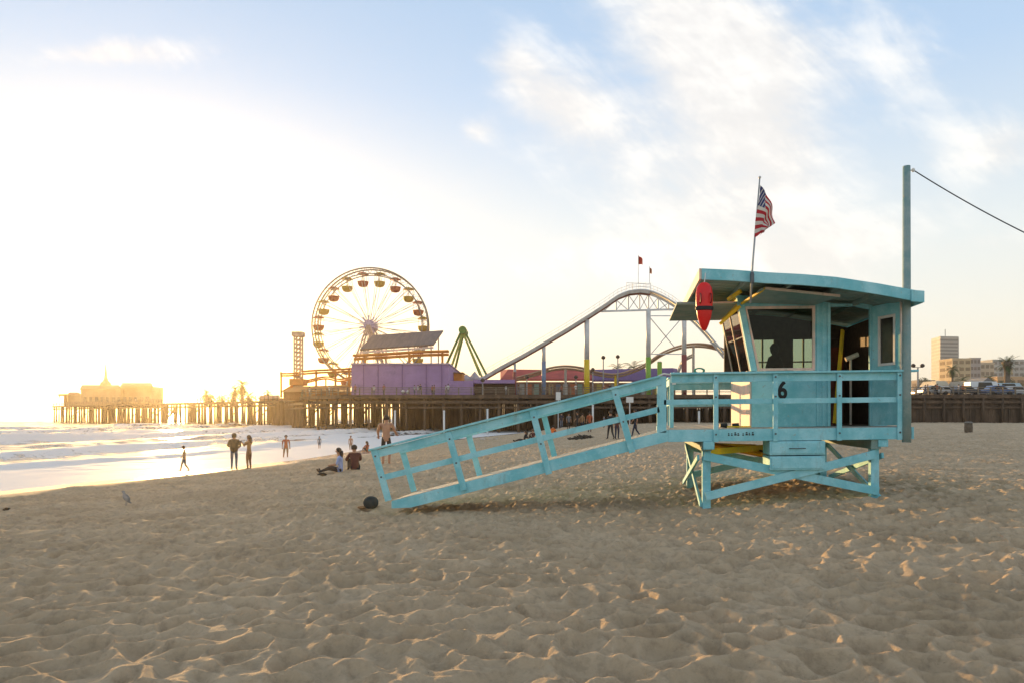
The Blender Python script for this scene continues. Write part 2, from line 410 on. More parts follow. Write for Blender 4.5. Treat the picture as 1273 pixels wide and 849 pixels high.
xs = spaced(-140, 900, 0.0, 0.02, 0.0034)
ys = spaced(-40, 3500, 3.2, 0.018, 0.0038)
X, Y = np.meshgrid(xs, ys)
Z = base_h(X, Y)
near = (Y < 140) & (np.abs(X) < 130) & (Y > -8)
det = np.zeros_like(Z); det[near] = sand_detail(X[near], Y[near])*trod(X[near], Y[near])
# little scarp along the high-water line
s_ = (X-shore_x(Y))*0.93
det += np.where(Y < 120, 0.10*np.exp(-((s_-6.0-1.6*vnoise(Y*.35, Y*0+3, 9))/1.1)**2)*vnoise(X*.8, Y*.8, 31)*1.6, 0)
Z = Z+det
wetv = 1-sm(s_+0.8*(vnoise(X*.4, Y*.4, 55)-.5), 3.2, 6.0)
sand = grid_mesh('beach_sand', xs, ys, Z, SAND, {'wet': wetv}); tag(sand, kind='structure')
print('sand verts', Z.size)

# ------------------------------------------------------------------ sea
SEA = bpy.data.materials.new('sea_water'); SEA.use_nodes = True
t = NT(SEA.node_tree); b = t.N['Principled BSDF']
c = t.new('ShaderNodeTexCoord').outputs['Object']
fo = t.new('ShaderNodeAttribute'); fo.attribute_name = 'foam'
fn = t.noise(t.vm('MULTIPLY', c, (1.0, 0.55, 1)), 1.1, 9, 0.7, 0.8)
fm = t.sstep(t.m('ADD', fo.outputs['Fac'], t.m('MULTIPLY', t.m('SUBTRACT', fn, 0.5), 1.5)), 0.38, 0.62)
t.L.new(t.mix(fm, (0.045, 0.065, 0.070), (0.78, 0.76, 0.74)), b.inputs['Base Color'])
t.L.new(t.m('ADD', 0.10, t.m('MULTIPLY', fm, 0.6)), b.inputs['Roughness']); b.inputs['IOR'].default_value = 1.333
bn = t.new('ShaderNodeBump'); bn.inputs['Strength'].default_value = 0.5; bn.inputs['Distance'].default_value = 0.06
t.L.new(t.m('ADD', t.noise(t.vm('MULTIPLY', c, (1, .5, 1)), 1.6, 8, 0.62), t.m('MULTIPLY', fm, 0.4)), bn.inputs['Height']); t.L.new(bn.outputs[0], b.inputs['Normal'])
sx = spaced(-3500, 40, -20.0, 0.14, 0.006)
sy = spaced(2, 3500, 26.0, 0.14, 0.0045)
X, Y = np.meshgrid(sx, sy)
s = (shore_x(Y)-X)*0.93
wv = 0.0*s
wig = 5*(vnoise(Y*0.03, Y*0, 3)-.5)+1.8*(vnoise(Y*.13, X*.05, 4)-.5)
for s0, hgt, wd in ((9, .16, 1.6), (17, .34, 2.2), (26, .45, 2.6), (37, .60, 3.2), (50, .55, 3.6), (66, .5, 4.5), (85, .5, 5)):
    d = s-s0-wig*(1+s0*.02); aa = 0.35+0.9*vnoise(Y*.06+s0, X*0+s0, 12)
    wv += 1.45*hgt*aa*np.exp(-np.where(d < 0, (d/(wd*.55))**2, (d/(wd*1.5))**2))
sp = 0.05+0.12*sm(s, 5, 60)
wv += sp*(vnoise(X*.5, Y*.35, 14)-.5)*2*(np.hypot(X, Y) < 900)+0.5*sp*(vnoise(X*1.4, Y*1.1, 15)-.5)*2*(np.hypot(X, Y) < 300)
foam = 0.85*(1-sm(s, 6, 13))+0.09+1.2*np.exp(-((s-0.3-0.9*vnoise(Y*.5, X*0+2, 91))/.5)**2)
for s0 in (9, 17, 26, 37, 50, 66, 85):
    d = s-s0-wig*(1+s0*.02); foam += 0.80*np.exp(-np.where(d < 0, (d/3.6)**2, (d/.9)**2))*(0.3+vnoise(Y*.07+s0, X*0+s0*2, 17))*(1-.35*sm(s, 40, 90))
foam = np.clip(foam, 0, .95)
Zw = WATER_Z+0.02+wv*sm(s, 0.5, 8)*(s < 200)+np.where(s > 200, 0.15*(vnoise(X*.1, Y*.1, 16)-.5), 0)
foam = np.where(s > 130, 0.05, foam)
sea = grid_mesh('sea_water', sx, sy, Zw, SEA, {'foam': foam}); tag(sea, kind='structure')
print('sea verts', Zw.size)
# sea bed / land base under everything out to the horizon
mb = MB(); mb.box(-3550, 3550, -200, 3550, -9.5, -7.5)
tag(mb.build('seabed', mat('seabed', (0.12, 0.11, 0.09))), kind='structure')
# ------------------------------------------------------------------ lifeguard tower
X0, Y0 = 2.83, 12.3
def T(x, y, z): return (X0+x+0.17*y, Y0+y, z+0.012*x)
def lx(px, yl): return (px-636.5)/FPX*(Y0+yl)-X0-0.17*yl
def lz(py, x, yl): return EYE+(514-py)/FPX*(Y0+yl)-0.012*x
def LP(px, py, yl):
    x = lx(px, yl); return (x, yl, lz(py, x, yl))
TW = thing('lifeguard_tower', 'weathered turquoise lifeguard hut number 6 on stilts with long ramp', 'lifeguard tower', (X0, Y0, 0))
DZ = 1.42; DX1 = 4.34; DY = 4.1
def tmb(): return MB(T)
# deck planks run front to back
m = tmb(); x = 0.0
while x < DX1-0.02:
    wd = 0.138; m.box(x, min(x+wd, DX1), 0.045, DY, DZ-0.04+random.uniform(-.002, .003), DZ+random.uniform(-.002, .002)); x += wd+0.008
m.build('deck', PLANK, TW)
m = tmb(); m.box(-0.02, DX1+0.02, 0.0, 0.042, DZ-0.225, DZ-0.01); m.build('fascia_board', TEAL, TW, bevel=.004)
m = tmb(); m.box(-0.02, DX1+0.02, DY+.003, DY+.045, DZ-0.225, DZ-0.01); m.build('fascia_board', TEAL, TW, bevel=.004)
m = tmb(); m.box(DX1+.023, DX1+.063, -0.0, DY+.045, DZ-0.225, DZ-0.01); m.build('fascia_board', TEAL, TW, bevel=.004)
m = tmb(); m.box(-0.063, -0.023, 1.42, DY+.045, DZ-0.225, DZ-0.01); m.build('fascia_board', TEAL, TW, bevel=.004)
# worn stencil row on the fascia
m = tmb(); xx = lx(905, 0)
random.seed(4)
for k in range(9):
    if k == 4: xx += 0.035; continue
    z0 = DZ-0.125+random.uniform(-.004, .004); ww = random.uniform(.026, .046); hh_ = random.uniform(.04, .062)
    m.box(xx, xx+ww, -.0035, -.0012, z0, z0+hh_*.45); m.box(xx+.004, xx+ww*.8, -.0035, -.0012, z0+hh_*.6, z0+hh_)
    xx += 0.056
m.build('stencil_mark', BLACK, TW)
# joists
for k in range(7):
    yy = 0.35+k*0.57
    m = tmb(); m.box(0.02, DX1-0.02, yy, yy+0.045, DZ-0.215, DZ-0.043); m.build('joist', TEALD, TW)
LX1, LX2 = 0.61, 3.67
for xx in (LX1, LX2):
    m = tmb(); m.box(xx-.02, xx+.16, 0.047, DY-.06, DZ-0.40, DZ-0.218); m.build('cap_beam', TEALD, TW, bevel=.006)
m = tmb(); m.box(LX2+.10, LX2+.28, 0.02, 0.25, DZ-0.36, DZ-0.23); m.build('beam_end', TEAL, TW, bevel=.01)
m = tmb(); m.box(LX1+.0, LX1+.2, -0.03, 0.04, DZ-0.37, DZ-0.228); m.build('beam_end', TEAL, TW, bevel=.01)
for xx in (LX1, LX2):
    for yy in (0.12, 3.4):
        m = tmb(); m.box(xx, xx+.15, yy, yy+.15, -0.4, DZ-0.402); m.build('leg', TEAL, TW, bevel=.008)
def brace(a, b, w_=.045, h_=.15, mt=TEAL, name='brace'):
    m = tmb(); m.bar(a, b, w_, h_); return m.build(name, mt, TW, bevel=.005)
brace((LX1+.02, .095, .93), (LX2+.13, .095, .25)); brace((LX1+.05, .047, .20), (LX2+.06, .047, .93))
brace((LX1+.02, 3.58, .93), (LX2+.13, 3.58, .25)); brace((LX1+.05, 3.63, .25), (LX2+.06, 3.63, .93))
brace((LX1-.025, .15, .02), (LX1-.025, 3.45, .98), .045, .10); brace((LX1-.075, .15, .90), (LX1-.075, 3.45, .12), .045, .10)
brace((LX2+.175, .15, .12), (LX2+.175, 3.45, .95), .045, .10); brace((LX2+.225, .15, .90), (LX2+.225, 3.45, .2), .045, .10)
brace((LX1+.1, .3, .99), (LX2, 3.3, .99), .06, .12, YEL); brace((LX1+.1, 3.3, .985), (1.9, 1.9, .985), .06, .12, YEL)  # flat braces coloured yellow as if the sun lit them
# storage lockers hung under the deck
x0, x1 = lx(957, -.02), lx(1026, -.02)
for z0, z1, hd in ((.935, 1.185, True), (.665, .915, False)):
    m = tmb(); m.box(x0, x1, 0.05-.07, .62, z0, z1)
    lk = m.build('storage_locker', TEAL, TW, bevel=.008)
    m = tmb(); m.box(x0+.03, x1-.03, -.034, -.0205, z0+.03, z1-.03); m.build('locker_front', TEAL, lk, bevel=.004)
    if hd:
        m = tmb(); m.tube([(x0+.35, -.034, z0+.12), (x0+.37, -.06, z0+.12), (x0+.62, -.06, z0+.12), (x0+.64, -.034, z0+.12)], .008, 6); m.build('handle', BOLT, lk)
for xx in (x0+.05, x1-.11):
    m = tmb(); m.box(xx, xx+.06, .12, .5, .9, 1.19); m.build('locker_hanger', TEALD, TW)

# railings
def rail_post(x, y, z0, z1, nm='rail_post', w_=.085, d_=.045):
    m = tmb(); m.box(x-w_/2, x+w_/2, y-d_, y, z0, z1); return m.build(nm, TEAL, TW, bevel=.005)
def bolts(pts):
    for p in pts:
        m = tmb(); m.tube([(p[0], p[1]+.002, p[2]), (p[0], p[1]-.012, p[2])], .017, 8); m.build('bolt', BOLT, TW)
RT = DZ+1.01
for px in (890, 964, 1043.5, 1118.5):
    x = lx(px, -.03); rail_post(x, -.003, DZ-0.235, RT-.03); bolts([(x, -.05, RT-.09), (x, -.05, DZ+.57), (x, -.05, DZ-.1)])
m = tmb(); m.box(.02, DX1+.12, -.075, .085, RT-.028, RT+.008); m.build('handrail_cap', TEAL, TW, bevel=.006)
m = tmb(); m.box(.03, DX1+.0, .0, .04, RT-.17, RT-.031); m.build('handrail_board', TEAL, TW, bevel=.004)
m = tmb(); m.box(-.1, DX1+.0, .0, .04, DZ+.44, DZ+.535); m.build('mid_rail', TEAL, TW, bevel=.004)
# back
m = tmb(); m.box(.1, DX1+.06, DY-.06, DY+.1, RT-.028, RT+.008); m.build('handrail_cap', TEAL, TW, bevel=.006)
m = tmb(); m.box(.12, DX1, DY-.04, DY, RT-.17, RT-.031); m.build('handrail_board', TEAL, TW, bevel=.004)
m = tmb(); m.box(.12, DX1, DY-.04, DY, DZ+.44, DZ+.535); m.build('mid_rail', TEAL, TW, bevel=.004)
for x in (.25, 1.35, 2.6, 3.9): rail_post(x, DY+.046, DZ-.2, RT-.03)
# ocean side, beyond the ramp
rail_post(.13, 1.45, DZ, RT-.03, w_=.08, d_=.08)
m = tmb(); m.box(.06, .20, 1.45, DY-.065, RT-.028, RT+.008); m.build('handrail_cap', TEAL, TW, bevel=.006)
m = tmb(); m.box(.08, .12, 1.452, DY-.045, RT-.17, RT-.031); m.build('handrail_board', TEAL, TW, bevel=.004)
m = tmb(); m.box(.08, .12, 1.452, DY-.045, DZ+.44, DZ+.535); m.build('mid_rail', TEAL, TW, bevel=.004)
m = tmb(); m.box(DX1-.04, DX1, .09, DY-.065, RT-.17, RT-.031); m.build('handrail_board', TEAL, TW, bevel=.004)
m = tmb(); m.box(DX1-.04, DX1, .05, DY-.045, DZ+.44, DZ+.535); m.build('mid_rail', TEAL, TW, bevel=.004)

# ramp
RA = Vector((-5.0, 0, .20)); RB = Vector((0, 0, DZ))
def ramp_z(x): return RA.z+(RB.z-RA.z)*(x-RA.x)/(RB.x-RA.x)
m = tmb(); n_ = 36
for k in range(n_):
    a = RA.x+(RB.x-RA.x)*k/n_; b_ = RA.x+(RB.x-RA.x)*(k+1)/n_-.008
    za, zb = ramp_z(a), ramp_z(b_)
    m.hexa([(a, .045, za-.035), (b_, .045, zb-.035), (b_, 1.36, zb-.035), (a, 1.36, za-.035), (a, .045, za), (b_, .045, zb), (b_, 1.36, zb), (a, 1.36, za)])
m.build('ramp_decking', PLANK, TW)
for yy in (0.0, 1.363):
    m = tmb(); dz = -.20
    m.prism([(RA.x, yy, ramp_z(RA.x)-.14), (RA.x+.35, yy, ramp_z(RA.x+.35)-.215), (-.022, yy, DZ-.215), (-.022, yy, DZ-.01), (RA.x, yy, RA.z-.01)], (0, .042, 0)); m.build('ramp_stringer', TEAL, TW, bevel=.004)
m = tmb(); m.bar((-4.2, .7, ramp_z(-4.2)-.06), (-.05, .7, ramp_z(0)-.10), .05, .1); m.build('ramp_joist', TEALD, TW)
posts = [((465, 559), (483, 622)), ((557, 536.5), (577, 609)), ((661.5, 508.5), (682.5, 589)), ((762.5, 480.5), (786, 562))]
for (a, b_) in posts:
    A = LP(a[0], a[1], -.03); B = LP(b_[0], b_[1], -.03)
    m = tmb(); m.bar(Vector(A)+Vector((0, 0, .0)), B, .045, .11, (1, 0, 0)); m.build('ramp_post', TEAL, TW, bevel=.005)
    A = Vector(A); B = Vector(B); bolts([tuple(A.lerp(B, f)+Vector((0, -.02, 0))) for f in (.12, .53)])
    m = tmb(); m.bar((A.x, 1.43, A.z+.01), (B.x, 1.43, B.z), .045, .11, (1, 0, 0)); m.build('ramp_post', TEAL, TW, bevel=.005)
H1 = Vector(LP(459, 559, -.02)); H2 = Vector(LP(820, 467.5, -.02)); d_ = (H2-H1).normalized(); nz = Vector((-d_.z, 0, d_.x))
M1 = Vector(LP(473, 593, .0)); M2 = Vector(LP(820, 508.5, .0))
for yy in (0.0, 1.38):
    o = Vector((0, yy, 0))
    m = tmb(); m.bar(H1+o+Vector((0, .02, 0)), H2+o+Vector((0, .02, 0)), .16, .035); m.build('ramp_handrail_cap', TEAL, TW, bevel=.005)
    m = tmb(); a = H1+o-nz*.088+Vector((.05, .02, 0)); m.bar(a, H2+o-nz*.088+Vector((0, .02, 0)), .04, .135); m.build('ramp_handrail_board', TEAL, TW, bevel=.004)
    m = tmb(); m.bar(M1+o+Vector((.06, .02, 0)), M2+o+Vector((0, .02, 0)), .04, .105); m.build('ramp_mid_rail', TEAL, TW, bevel=.004)
rail_post(-.135, .10, DZ-.06, DZ+.955, 'ramp_end_post', .17, .10); rail_post(-.06, 1.46, DZ-.1, DZ+.99, 'ramp_end_post', .1, .08)
m = tmb(); m.tube([(-.2, -.02, DZ+.96), (-.1, -.03, DZ+1.0), (.02, .02, DZ+.985), (.09, 0, DZ+1.02)], .018, 6); m.build('rope_wrap', WHITE, TW, smooth=True)
m = tmb(); x = lx(838, 1.35); m.box(x-.04, x+.035, 1.34, 1.35, DZ+.86, DZ+1.0); m.build('notice_card', WHITE, TW)

# cabin ------------------------------------------------
CY0, CY1 = .95, 3.35; CX0 = 1.65; CX1 = 4.28; TH = .06
SZ = lz(461, CX0, CY0); HZ = lz(381, 2.3, CY0); LEAN = .26/1.33
def cx(z): return CX0-max(0, z-SZ)*LEAN          # ocean face leans out above the sill
def qwall(x0, x1, y0, y1, za, zb, name='wall_panel', mt=TEAL, lean=False, par=None):
    m = tmb()
    if lean: c0, c1 = cx(za), cx(zb); m.hexa([(c0, y0, za), (x1, y0, za), (x1, y1, za), (c0, y1, za), (c1, y0, zb), (x1, y0, zb), (x1, y1, zb), (c1, y1, zb)])
    else: m.box(x0, x1, y0, y1, za, zb)
    return m.build(name, mt, par or TW, bevel=.003)
ROOFPT = [(.54, 4.195), (1.1, 4.165), (1.67, 4.115), (2.3, 4.075), (2.87, 4.02), (3.6, 3.90), (4.35, 3.755)]
def roof_top(x):
    return float(np.interp(x, [p[0] for p in ROOFPT], [p[1] for p in ROOFPT]))
RTH = .165
def wall_top(x): return roof_top(x)-RTH-.003
wx1 = lx(1013, CY0); wx0 = lx(935, CY0); dxa = lx(1032, CY0); dxb = lx(1081, CY0)
# front wall: below the window, right strip, over the window, over door, right of door
qwall(CX0, dxa, CY0, CY0+TH, DZ+.002, SZ)
def top_panel(xa, xb, za, name='wall_panel'):
    m = tmb(); xa2 = cx(za) if xa is None else xa; xt = cx(wall_top(1.4)) if xa is None else xa
    n_ = 4; pb = [(xa2+(xb-xa2)*k/n_, CY0, za) for k in range(n_+1)]; pt = [(xt+(xb-xt)*k/n_, CY0, wall_top(xt+(xb-xt)*k/n_)) for k in range(n_+1)]
    m.prism(pb+pt[::-1], (0, TH, 0)); return m.build(name, TEAL, TW)
top_panel(None, wx1, HZ); top_panel(wx1+.003, dxa, SZ+.003); top_panel(dxa+.003, dxb, HZ-.02); top_panel(dxb+.003, CX1, DZ+.002)
# corner post leaning
m = tmb(); zt = wall_top(1.4); a = .11
m.hexa([(cx(SZ)-.01, CY0-.02, SZ+.003), (cx(SZ)+a, CY0-.02, SZ+.003), (cx(SZ)+a, CY0+.1, SZ+.003), (cx(SZ)-.01, CY0+.1, SZ+.003),
        (cx(zt)-.01, CY0-.02, zt), (cx(zt)+a, CY0-.02, zt), (cx(zt)+a, CY0+.1, zt), (cx(zt)-.01, CY0+.1, zt)]); m.build('corner_post', TEAL, TW, bevel=.005)
m = tmb(); m.hexa([(cx(SZ)-.01, CY1-.1, SZ+.003), (cx(SZ)+a, CY1-.1, SZ+.003), (cx(SZ)+a, CY1+.02, SZ+.003), (cx(SZ)-.01, CY1+.02, SZ+.003),
        (cx(zt)-.01, CY1-.1, zt), (cx(zt)+a, CY1-.1, zt), (cx(zt)+a, CY1+.02, zt), (cx(zt)-.01, CY1+.02, zt)]); m.build('corner_post', CREAM, TW, bevel=.005)
# ocean wall below sill (cream stands in for sunlight), header, back wall with openings, land wall
m = tmb(); m.box(CX0-.035, CX0-.003, CY0-.0, CY1, DZ+.002, SZ-.03); m.build('ocean_wall', CREAM, TW, bevel=.003)
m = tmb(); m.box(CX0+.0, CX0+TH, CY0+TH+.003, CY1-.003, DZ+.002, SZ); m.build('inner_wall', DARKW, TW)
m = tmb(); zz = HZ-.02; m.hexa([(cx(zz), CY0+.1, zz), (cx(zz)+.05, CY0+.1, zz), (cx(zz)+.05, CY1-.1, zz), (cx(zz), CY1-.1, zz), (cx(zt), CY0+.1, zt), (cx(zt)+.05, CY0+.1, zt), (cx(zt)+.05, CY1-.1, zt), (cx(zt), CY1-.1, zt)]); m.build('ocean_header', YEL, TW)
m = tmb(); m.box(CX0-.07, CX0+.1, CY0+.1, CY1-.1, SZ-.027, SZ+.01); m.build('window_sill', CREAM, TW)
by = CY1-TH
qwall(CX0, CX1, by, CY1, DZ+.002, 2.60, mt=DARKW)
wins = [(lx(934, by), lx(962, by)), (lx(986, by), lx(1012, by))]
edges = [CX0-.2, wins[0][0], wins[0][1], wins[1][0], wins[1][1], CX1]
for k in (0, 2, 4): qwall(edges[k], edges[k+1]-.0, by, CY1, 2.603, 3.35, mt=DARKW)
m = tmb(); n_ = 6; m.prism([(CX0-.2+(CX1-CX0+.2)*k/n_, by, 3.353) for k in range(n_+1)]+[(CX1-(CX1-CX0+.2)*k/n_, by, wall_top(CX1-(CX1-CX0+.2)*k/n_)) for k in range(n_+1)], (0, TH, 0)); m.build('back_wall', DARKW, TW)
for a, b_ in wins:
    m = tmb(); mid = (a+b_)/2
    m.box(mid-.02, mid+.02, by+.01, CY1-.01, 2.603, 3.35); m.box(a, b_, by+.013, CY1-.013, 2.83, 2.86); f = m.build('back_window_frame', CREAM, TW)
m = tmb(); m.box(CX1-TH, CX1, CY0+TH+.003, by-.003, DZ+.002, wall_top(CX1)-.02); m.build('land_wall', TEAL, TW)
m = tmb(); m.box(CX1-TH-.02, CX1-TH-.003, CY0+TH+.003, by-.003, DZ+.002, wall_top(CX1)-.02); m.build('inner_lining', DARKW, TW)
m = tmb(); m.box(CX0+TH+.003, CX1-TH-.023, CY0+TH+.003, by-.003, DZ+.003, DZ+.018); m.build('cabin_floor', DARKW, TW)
# front window frame + glass
def frame_poly(outer, inner, depth, name, mt, par, y):
    m = tmb(); n = len(outer)
    for k in range(n):
        a, b2, c2, d2 = outer[k], outer[(k+1) % n], inner[(k+1) % n], inner[k]
        m.prism([(a[0], y, a[1]), (b2[0], y, b2[1]), (c2[0], y, c2[1]), (d2[0], y, d2[1])], (0, depth, 0))
    return m.build(name, mt, par)
fw = .05
oo = [(cx(SZ)+.115, SZ+.004), (wx1, SZ+.004), (wx1, HZ), (cx(HZ)+.115, HZ)]
ii = [(cx(SZ)+.155, SZ+fw), (wx1-fw, SZ+fw), (wx1-fw, HZ-fw), (cx(HZ)+.155, HZ-fw)]
wf = frame_poly(oo, ii, .05, 'window_frame', CREAM, TW, CY0-.022)
m = tmb(); m.prism([(p[0], CY0+.02, p[1]) for p in ii], (0, .005, 0)); m.build('glass', GLASS, wf)
# ocean windows: frame mullion + glass along the lean
zz0, zz1 = SZ+.011, HZ-.023
for yy in (1.06, 2.13, CY1-.16):
    m = tmb()
    m.hexa([(cx(zz0)-.015, yy, zz0), (cx(zz0)+.03, yy, zz0), (cx(zz0)+.03, yy+.05, zz0), (cx(zz0)-.015, yy+.05, zz0), (cx(zz1)-.015, yy, zz1), (cx(zz1)+.03, yy, zz1), (cx(zz1)+.03, yy+.05, zz1), (cx(zz1)-.015, yy+.05, zz1)])
    wf = m.build('window_frame', CREAM, TW)
m = tmb(); m.hexa([(cx(zz0), 1.12, zz0), (cx(zz0)+.005, 1.12, zz0), (cx(zz0)+.005, CY1-.17, zz0), (cx(zz0), CY1-.17, zz0), (cx(zz1), 1.12, zz1), (cx(zz1)+.005, 1.12, zz1), (cx(zz1)+.005, CY1-.17, zz1), (cx(zz1), CY1-.17, zz1)])
m.build('glass', GLASS, wf)
# battens where panels meet
for xx in (wx1+.03, lx(1022, CY0)):
    m = tmb(); m.box(xx, xx+.05, CY0-.018, CY0-.002, DZ+.01, wall_top(xx)-.01); m.build('batten', TEAL, TW, bevel=.003)
# door frame and open door
m = tmb(); m.box(dxa-.055, dxa, CY0-.03, CY0-.003, DZ+.005, HZ+.03); m.box(dxa+.003, dxb-.003, CY0-.03, CY0-.003, HZ-.02, HZ+.03); m.box(dxb, dxb+.05, CY0-.03, CY0-.003, DZ+.005, HZ+.03)
m.build('door_frame', TEAL, TW, bevel=.003)
hx, hy = dxb+.05, CY0-.035; ex, ey = 4.27, .27
dd = Vector((ex-hx, ey-hy, 0)); L = dd.length; dd.normalize(); dn = Vector((-dd.y, dd.x, 0))
def DP(u, z, off=0): return (hx+dd.x*u+dn.x*off, hy+dd.y*u+dn.y*off, z)
z0, z1 = DZ+.02, HZ-.03; wu0, wu1, wz0, wz1 = .20, .56, lz(452, 4.1, .6), lz(395, 4.1, .6)
def dbox(m, u0, u1, za, zb, o0, o1): m.hexa([DP(u0, za, o0), DP(u1, za, o0), DP(u1, za, o1), DP(u0, za, o1), DP(u0, zb, o0), DP(u1, zb, o0), DP(u1, zb, o1), DP(u0, zb, o1)])
m = tmb()
for (u0, u1, za, zb) in ((0, wu0, z0, z1), (wu1, L, z0, z1), (wu0, wu1, z0, wz0), (wu0, wu1, wz1, z1)): dbox(m, u0, u1, za, zb, -.02, .02)
door = m.build('door', TEAL, TW)
m = tmb()
for (u0, u1, za, zb) in ((wu0-.035, wu0+.012, wz0-.035, wz1+.035), (wu1-.012, wu1+.035, wz0-.035, wz1+.035), (wu0+.013, wu1-.013, wz0-.035, wz0+.012), (wu0+.013, wu1-.013, wz1-.012, wz1+.035)): dbox(m, u0, u1, za, zb, -.032, .032)
m.build('door_window_frame', WHITE, door)
m = tmb(); dbox(m, wu0+.014, wu1-.014, wz0+.014, wz1-.014, -.004, .004); m.build('door_glass', mat('dark_door_glass', (.03, .03, .03), .12, spec=.6), door)
m = tmb(); dbox(m, L+.001, L+.02, z0, z1, -.022, .022); m.build('door_edge', CREAM, door)  # cream strip paints the sun catching the door's edge
m = tmb(); c_ = DP(L-.08, DZ+1.0, .05); m.tube([DP(L-.08, DZ+1.0, .022), c_, DP(L-.16, DZ+1.0, .055)], .012, 6); m.build('handle', BOLT, door)
# number
cu = bpy.data.curves.new('number', 'FONT'); cu.body = '6'; cu.size = .47; cu.extrude = .003; cu.offset = .014; cu.resolution_u = 6
ob = bpy.data.objects.new('number', cu); COL.objects.link(ob); ob.parent = TW; ob.scale = (.80, 1.0, 1)
ax = lx(966.5, CY0); p = T(ax, CY0-.008, lz(494.5, ax, CY0)); cu.materials.append(BLACK); bpy.context.view_layer.update()
nm_ = bpy.data.meshes.new_from_object(ob.evaluated_get(bpy.context.evaluated_depsgraph_get())); bpy.data.objects.remove(ob)
nm_.materials.clear(); nm_.materials.append(BLACK)
ob = bpy.data.objects.new('number', nm_); COL.objects.link(ob); ob.parent = TW; ob.scale = (.80, 1.0, 1)
ob.location = (p[0]-X0, p[1]-Y0, p[2]); ob.rotation_euler = (R(90), 0, 0)

# roof
RY0, RY1 = -.4, 3.75
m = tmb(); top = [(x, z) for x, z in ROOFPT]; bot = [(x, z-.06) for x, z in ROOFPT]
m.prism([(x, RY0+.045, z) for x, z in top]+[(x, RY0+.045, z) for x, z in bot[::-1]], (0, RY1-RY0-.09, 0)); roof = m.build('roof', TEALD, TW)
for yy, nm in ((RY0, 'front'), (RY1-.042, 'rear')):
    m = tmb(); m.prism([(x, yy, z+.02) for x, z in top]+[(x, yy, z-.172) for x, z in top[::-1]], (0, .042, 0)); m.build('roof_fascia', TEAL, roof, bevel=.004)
m = tmb(); m.box(.54-.045, .54-.003, RY0, RY1, 4.195-.17, 4.215); m.build('roof_fascia', CREAM, roof, bevel=.004)  # ocean-side fascia is cream to carry the sunlight on it
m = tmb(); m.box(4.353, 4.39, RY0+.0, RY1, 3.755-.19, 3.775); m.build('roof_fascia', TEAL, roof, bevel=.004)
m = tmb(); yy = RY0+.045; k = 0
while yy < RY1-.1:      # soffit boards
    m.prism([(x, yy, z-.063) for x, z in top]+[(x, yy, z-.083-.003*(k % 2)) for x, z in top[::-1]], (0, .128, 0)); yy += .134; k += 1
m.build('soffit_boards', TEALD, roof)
for xx in (1.3, 2.1, 2.9, 3.6):
    m = tmb(); z = roof_top(xx)-.09; m.box(xx, xx+.045, RY0+.05, RY1-.05, z-.08, z); m.build('rafter', TEALD, roof)
m = tmb(); xa = lx(1132, RY0); m.hexa([(xa, RY0-.045, roof_top(xa)-.20), (4.40, RY0-.045, 3.57), (4.40, RY0-.003, 3.57), (xa, RY0-.003, roof_top(xa)-.20), (xa, RY0-.045, roof_top(xa)+.0), (4.40, RY0-.045, 3.77), (4.40, RY0-.003, 3.77), (xa, RY0-.003, roof_top(xa)+.0)])
m.build('roof_end_board', TEAL, roof, bevel=.006)
# raised shutters
m = tmb(); zc = 3.83; m.box(.2, cx(zc)-.02, CY0, CY1, zc-.02, zc+.02); sh = m.build('ocean_shutter', TEALD, TW, bevel=.004)
m = tmb()
for k in range(1, 16): m.box(.205, cx(zc)-.03, CY0+k*.15, CY0+k*.15+.008, zc-.026, zc-.021)
m.build('shutter_grooves', DARKW, sh)
p0, p1 = LP(951, 358, 0), LP(1044, 367.5, 0)
m = tmb(); ha = (cx(HZ)+.12, CY0-.03, HZ+.10); hb = (wx1-.02, CY0-.03, HZ+.04)
m.hexa([(ha[0], ha[1], ha[2]-.03), (hb[0], hb[1], hb[2]-.03), (p1[0], 0, p1[2]-.03), (p0[0]-.06, 0, p0[2]-.03), ha, hb, (p1[0], 0, p1[2]), (p0[0]-.06, 0, p0[2])])
sh = m.build('front_shutter', TEALD, TW)
m = tmb(); m.bar((p0[0], -.018, p0[2]-.012), (p1[0], -.018, p1[2]-.012), .02, .045); m.build('shutter_edge', CREAM, sh)
for a, b_, w_ in ((LP(922, 378, .93), LP(951, 359, .0), .04), (LP(895, 403, .9), LP(920, 381, .9), .06), (LP(905, 373, .5), LP(921, 362, .3), .06), (LP(870, 377, .92), LP(912, 376, .9), .025)):
    m = tmb(); m.bar(a, b_, w_, w_); m.build('shutter_prop', YEL if w_ > .03 else CREAM, TW)
# things inside, seen through the glass
m = tmb(); m.box(2.0, 2.75, 2.2, 2.7, DZ+.02, DZ+.9); m.build('cabinet', DARKW, TW)
m = tmb(); m.box(3.3, 3.42, 1.5, 2.6, DZ+.02, DZ+1.1); m.box(3.55, 3.95, 2.6, 2.9, DZ+.02, 3.1); m.build('cupboard', REDW, TW)
m = tmb(); m.bar((3.35, 1.25, DZ+.05), (3.62, 1.6, 3.35), .05, .09); m.build('leaning_board', YEL, TW)
m = tmb(); m.tube([(3.75, 1.5, DZ+.02), (3.75, 1.5, 2.75)], .025, 8); m.tube([(3.65, 1.5, 2.75), (3.9, 1.5, 2.85)], .05, 8); m.build('mop', CREAM, TW)
# person by the window as a silhouette, the shade put into its black
m = tmb(); m.lathe([(.05, 2.3), (.17, 2.4), (.19, 2.65), (.13, 2.85), (.05, 2.9), (.09, 2.97), (.1, 3.06), (.05, 3.13)], (2.32, 2.0, 0), 12, 1, .7); m.build('person_silhouette', BLACK, TW, smooth=True)

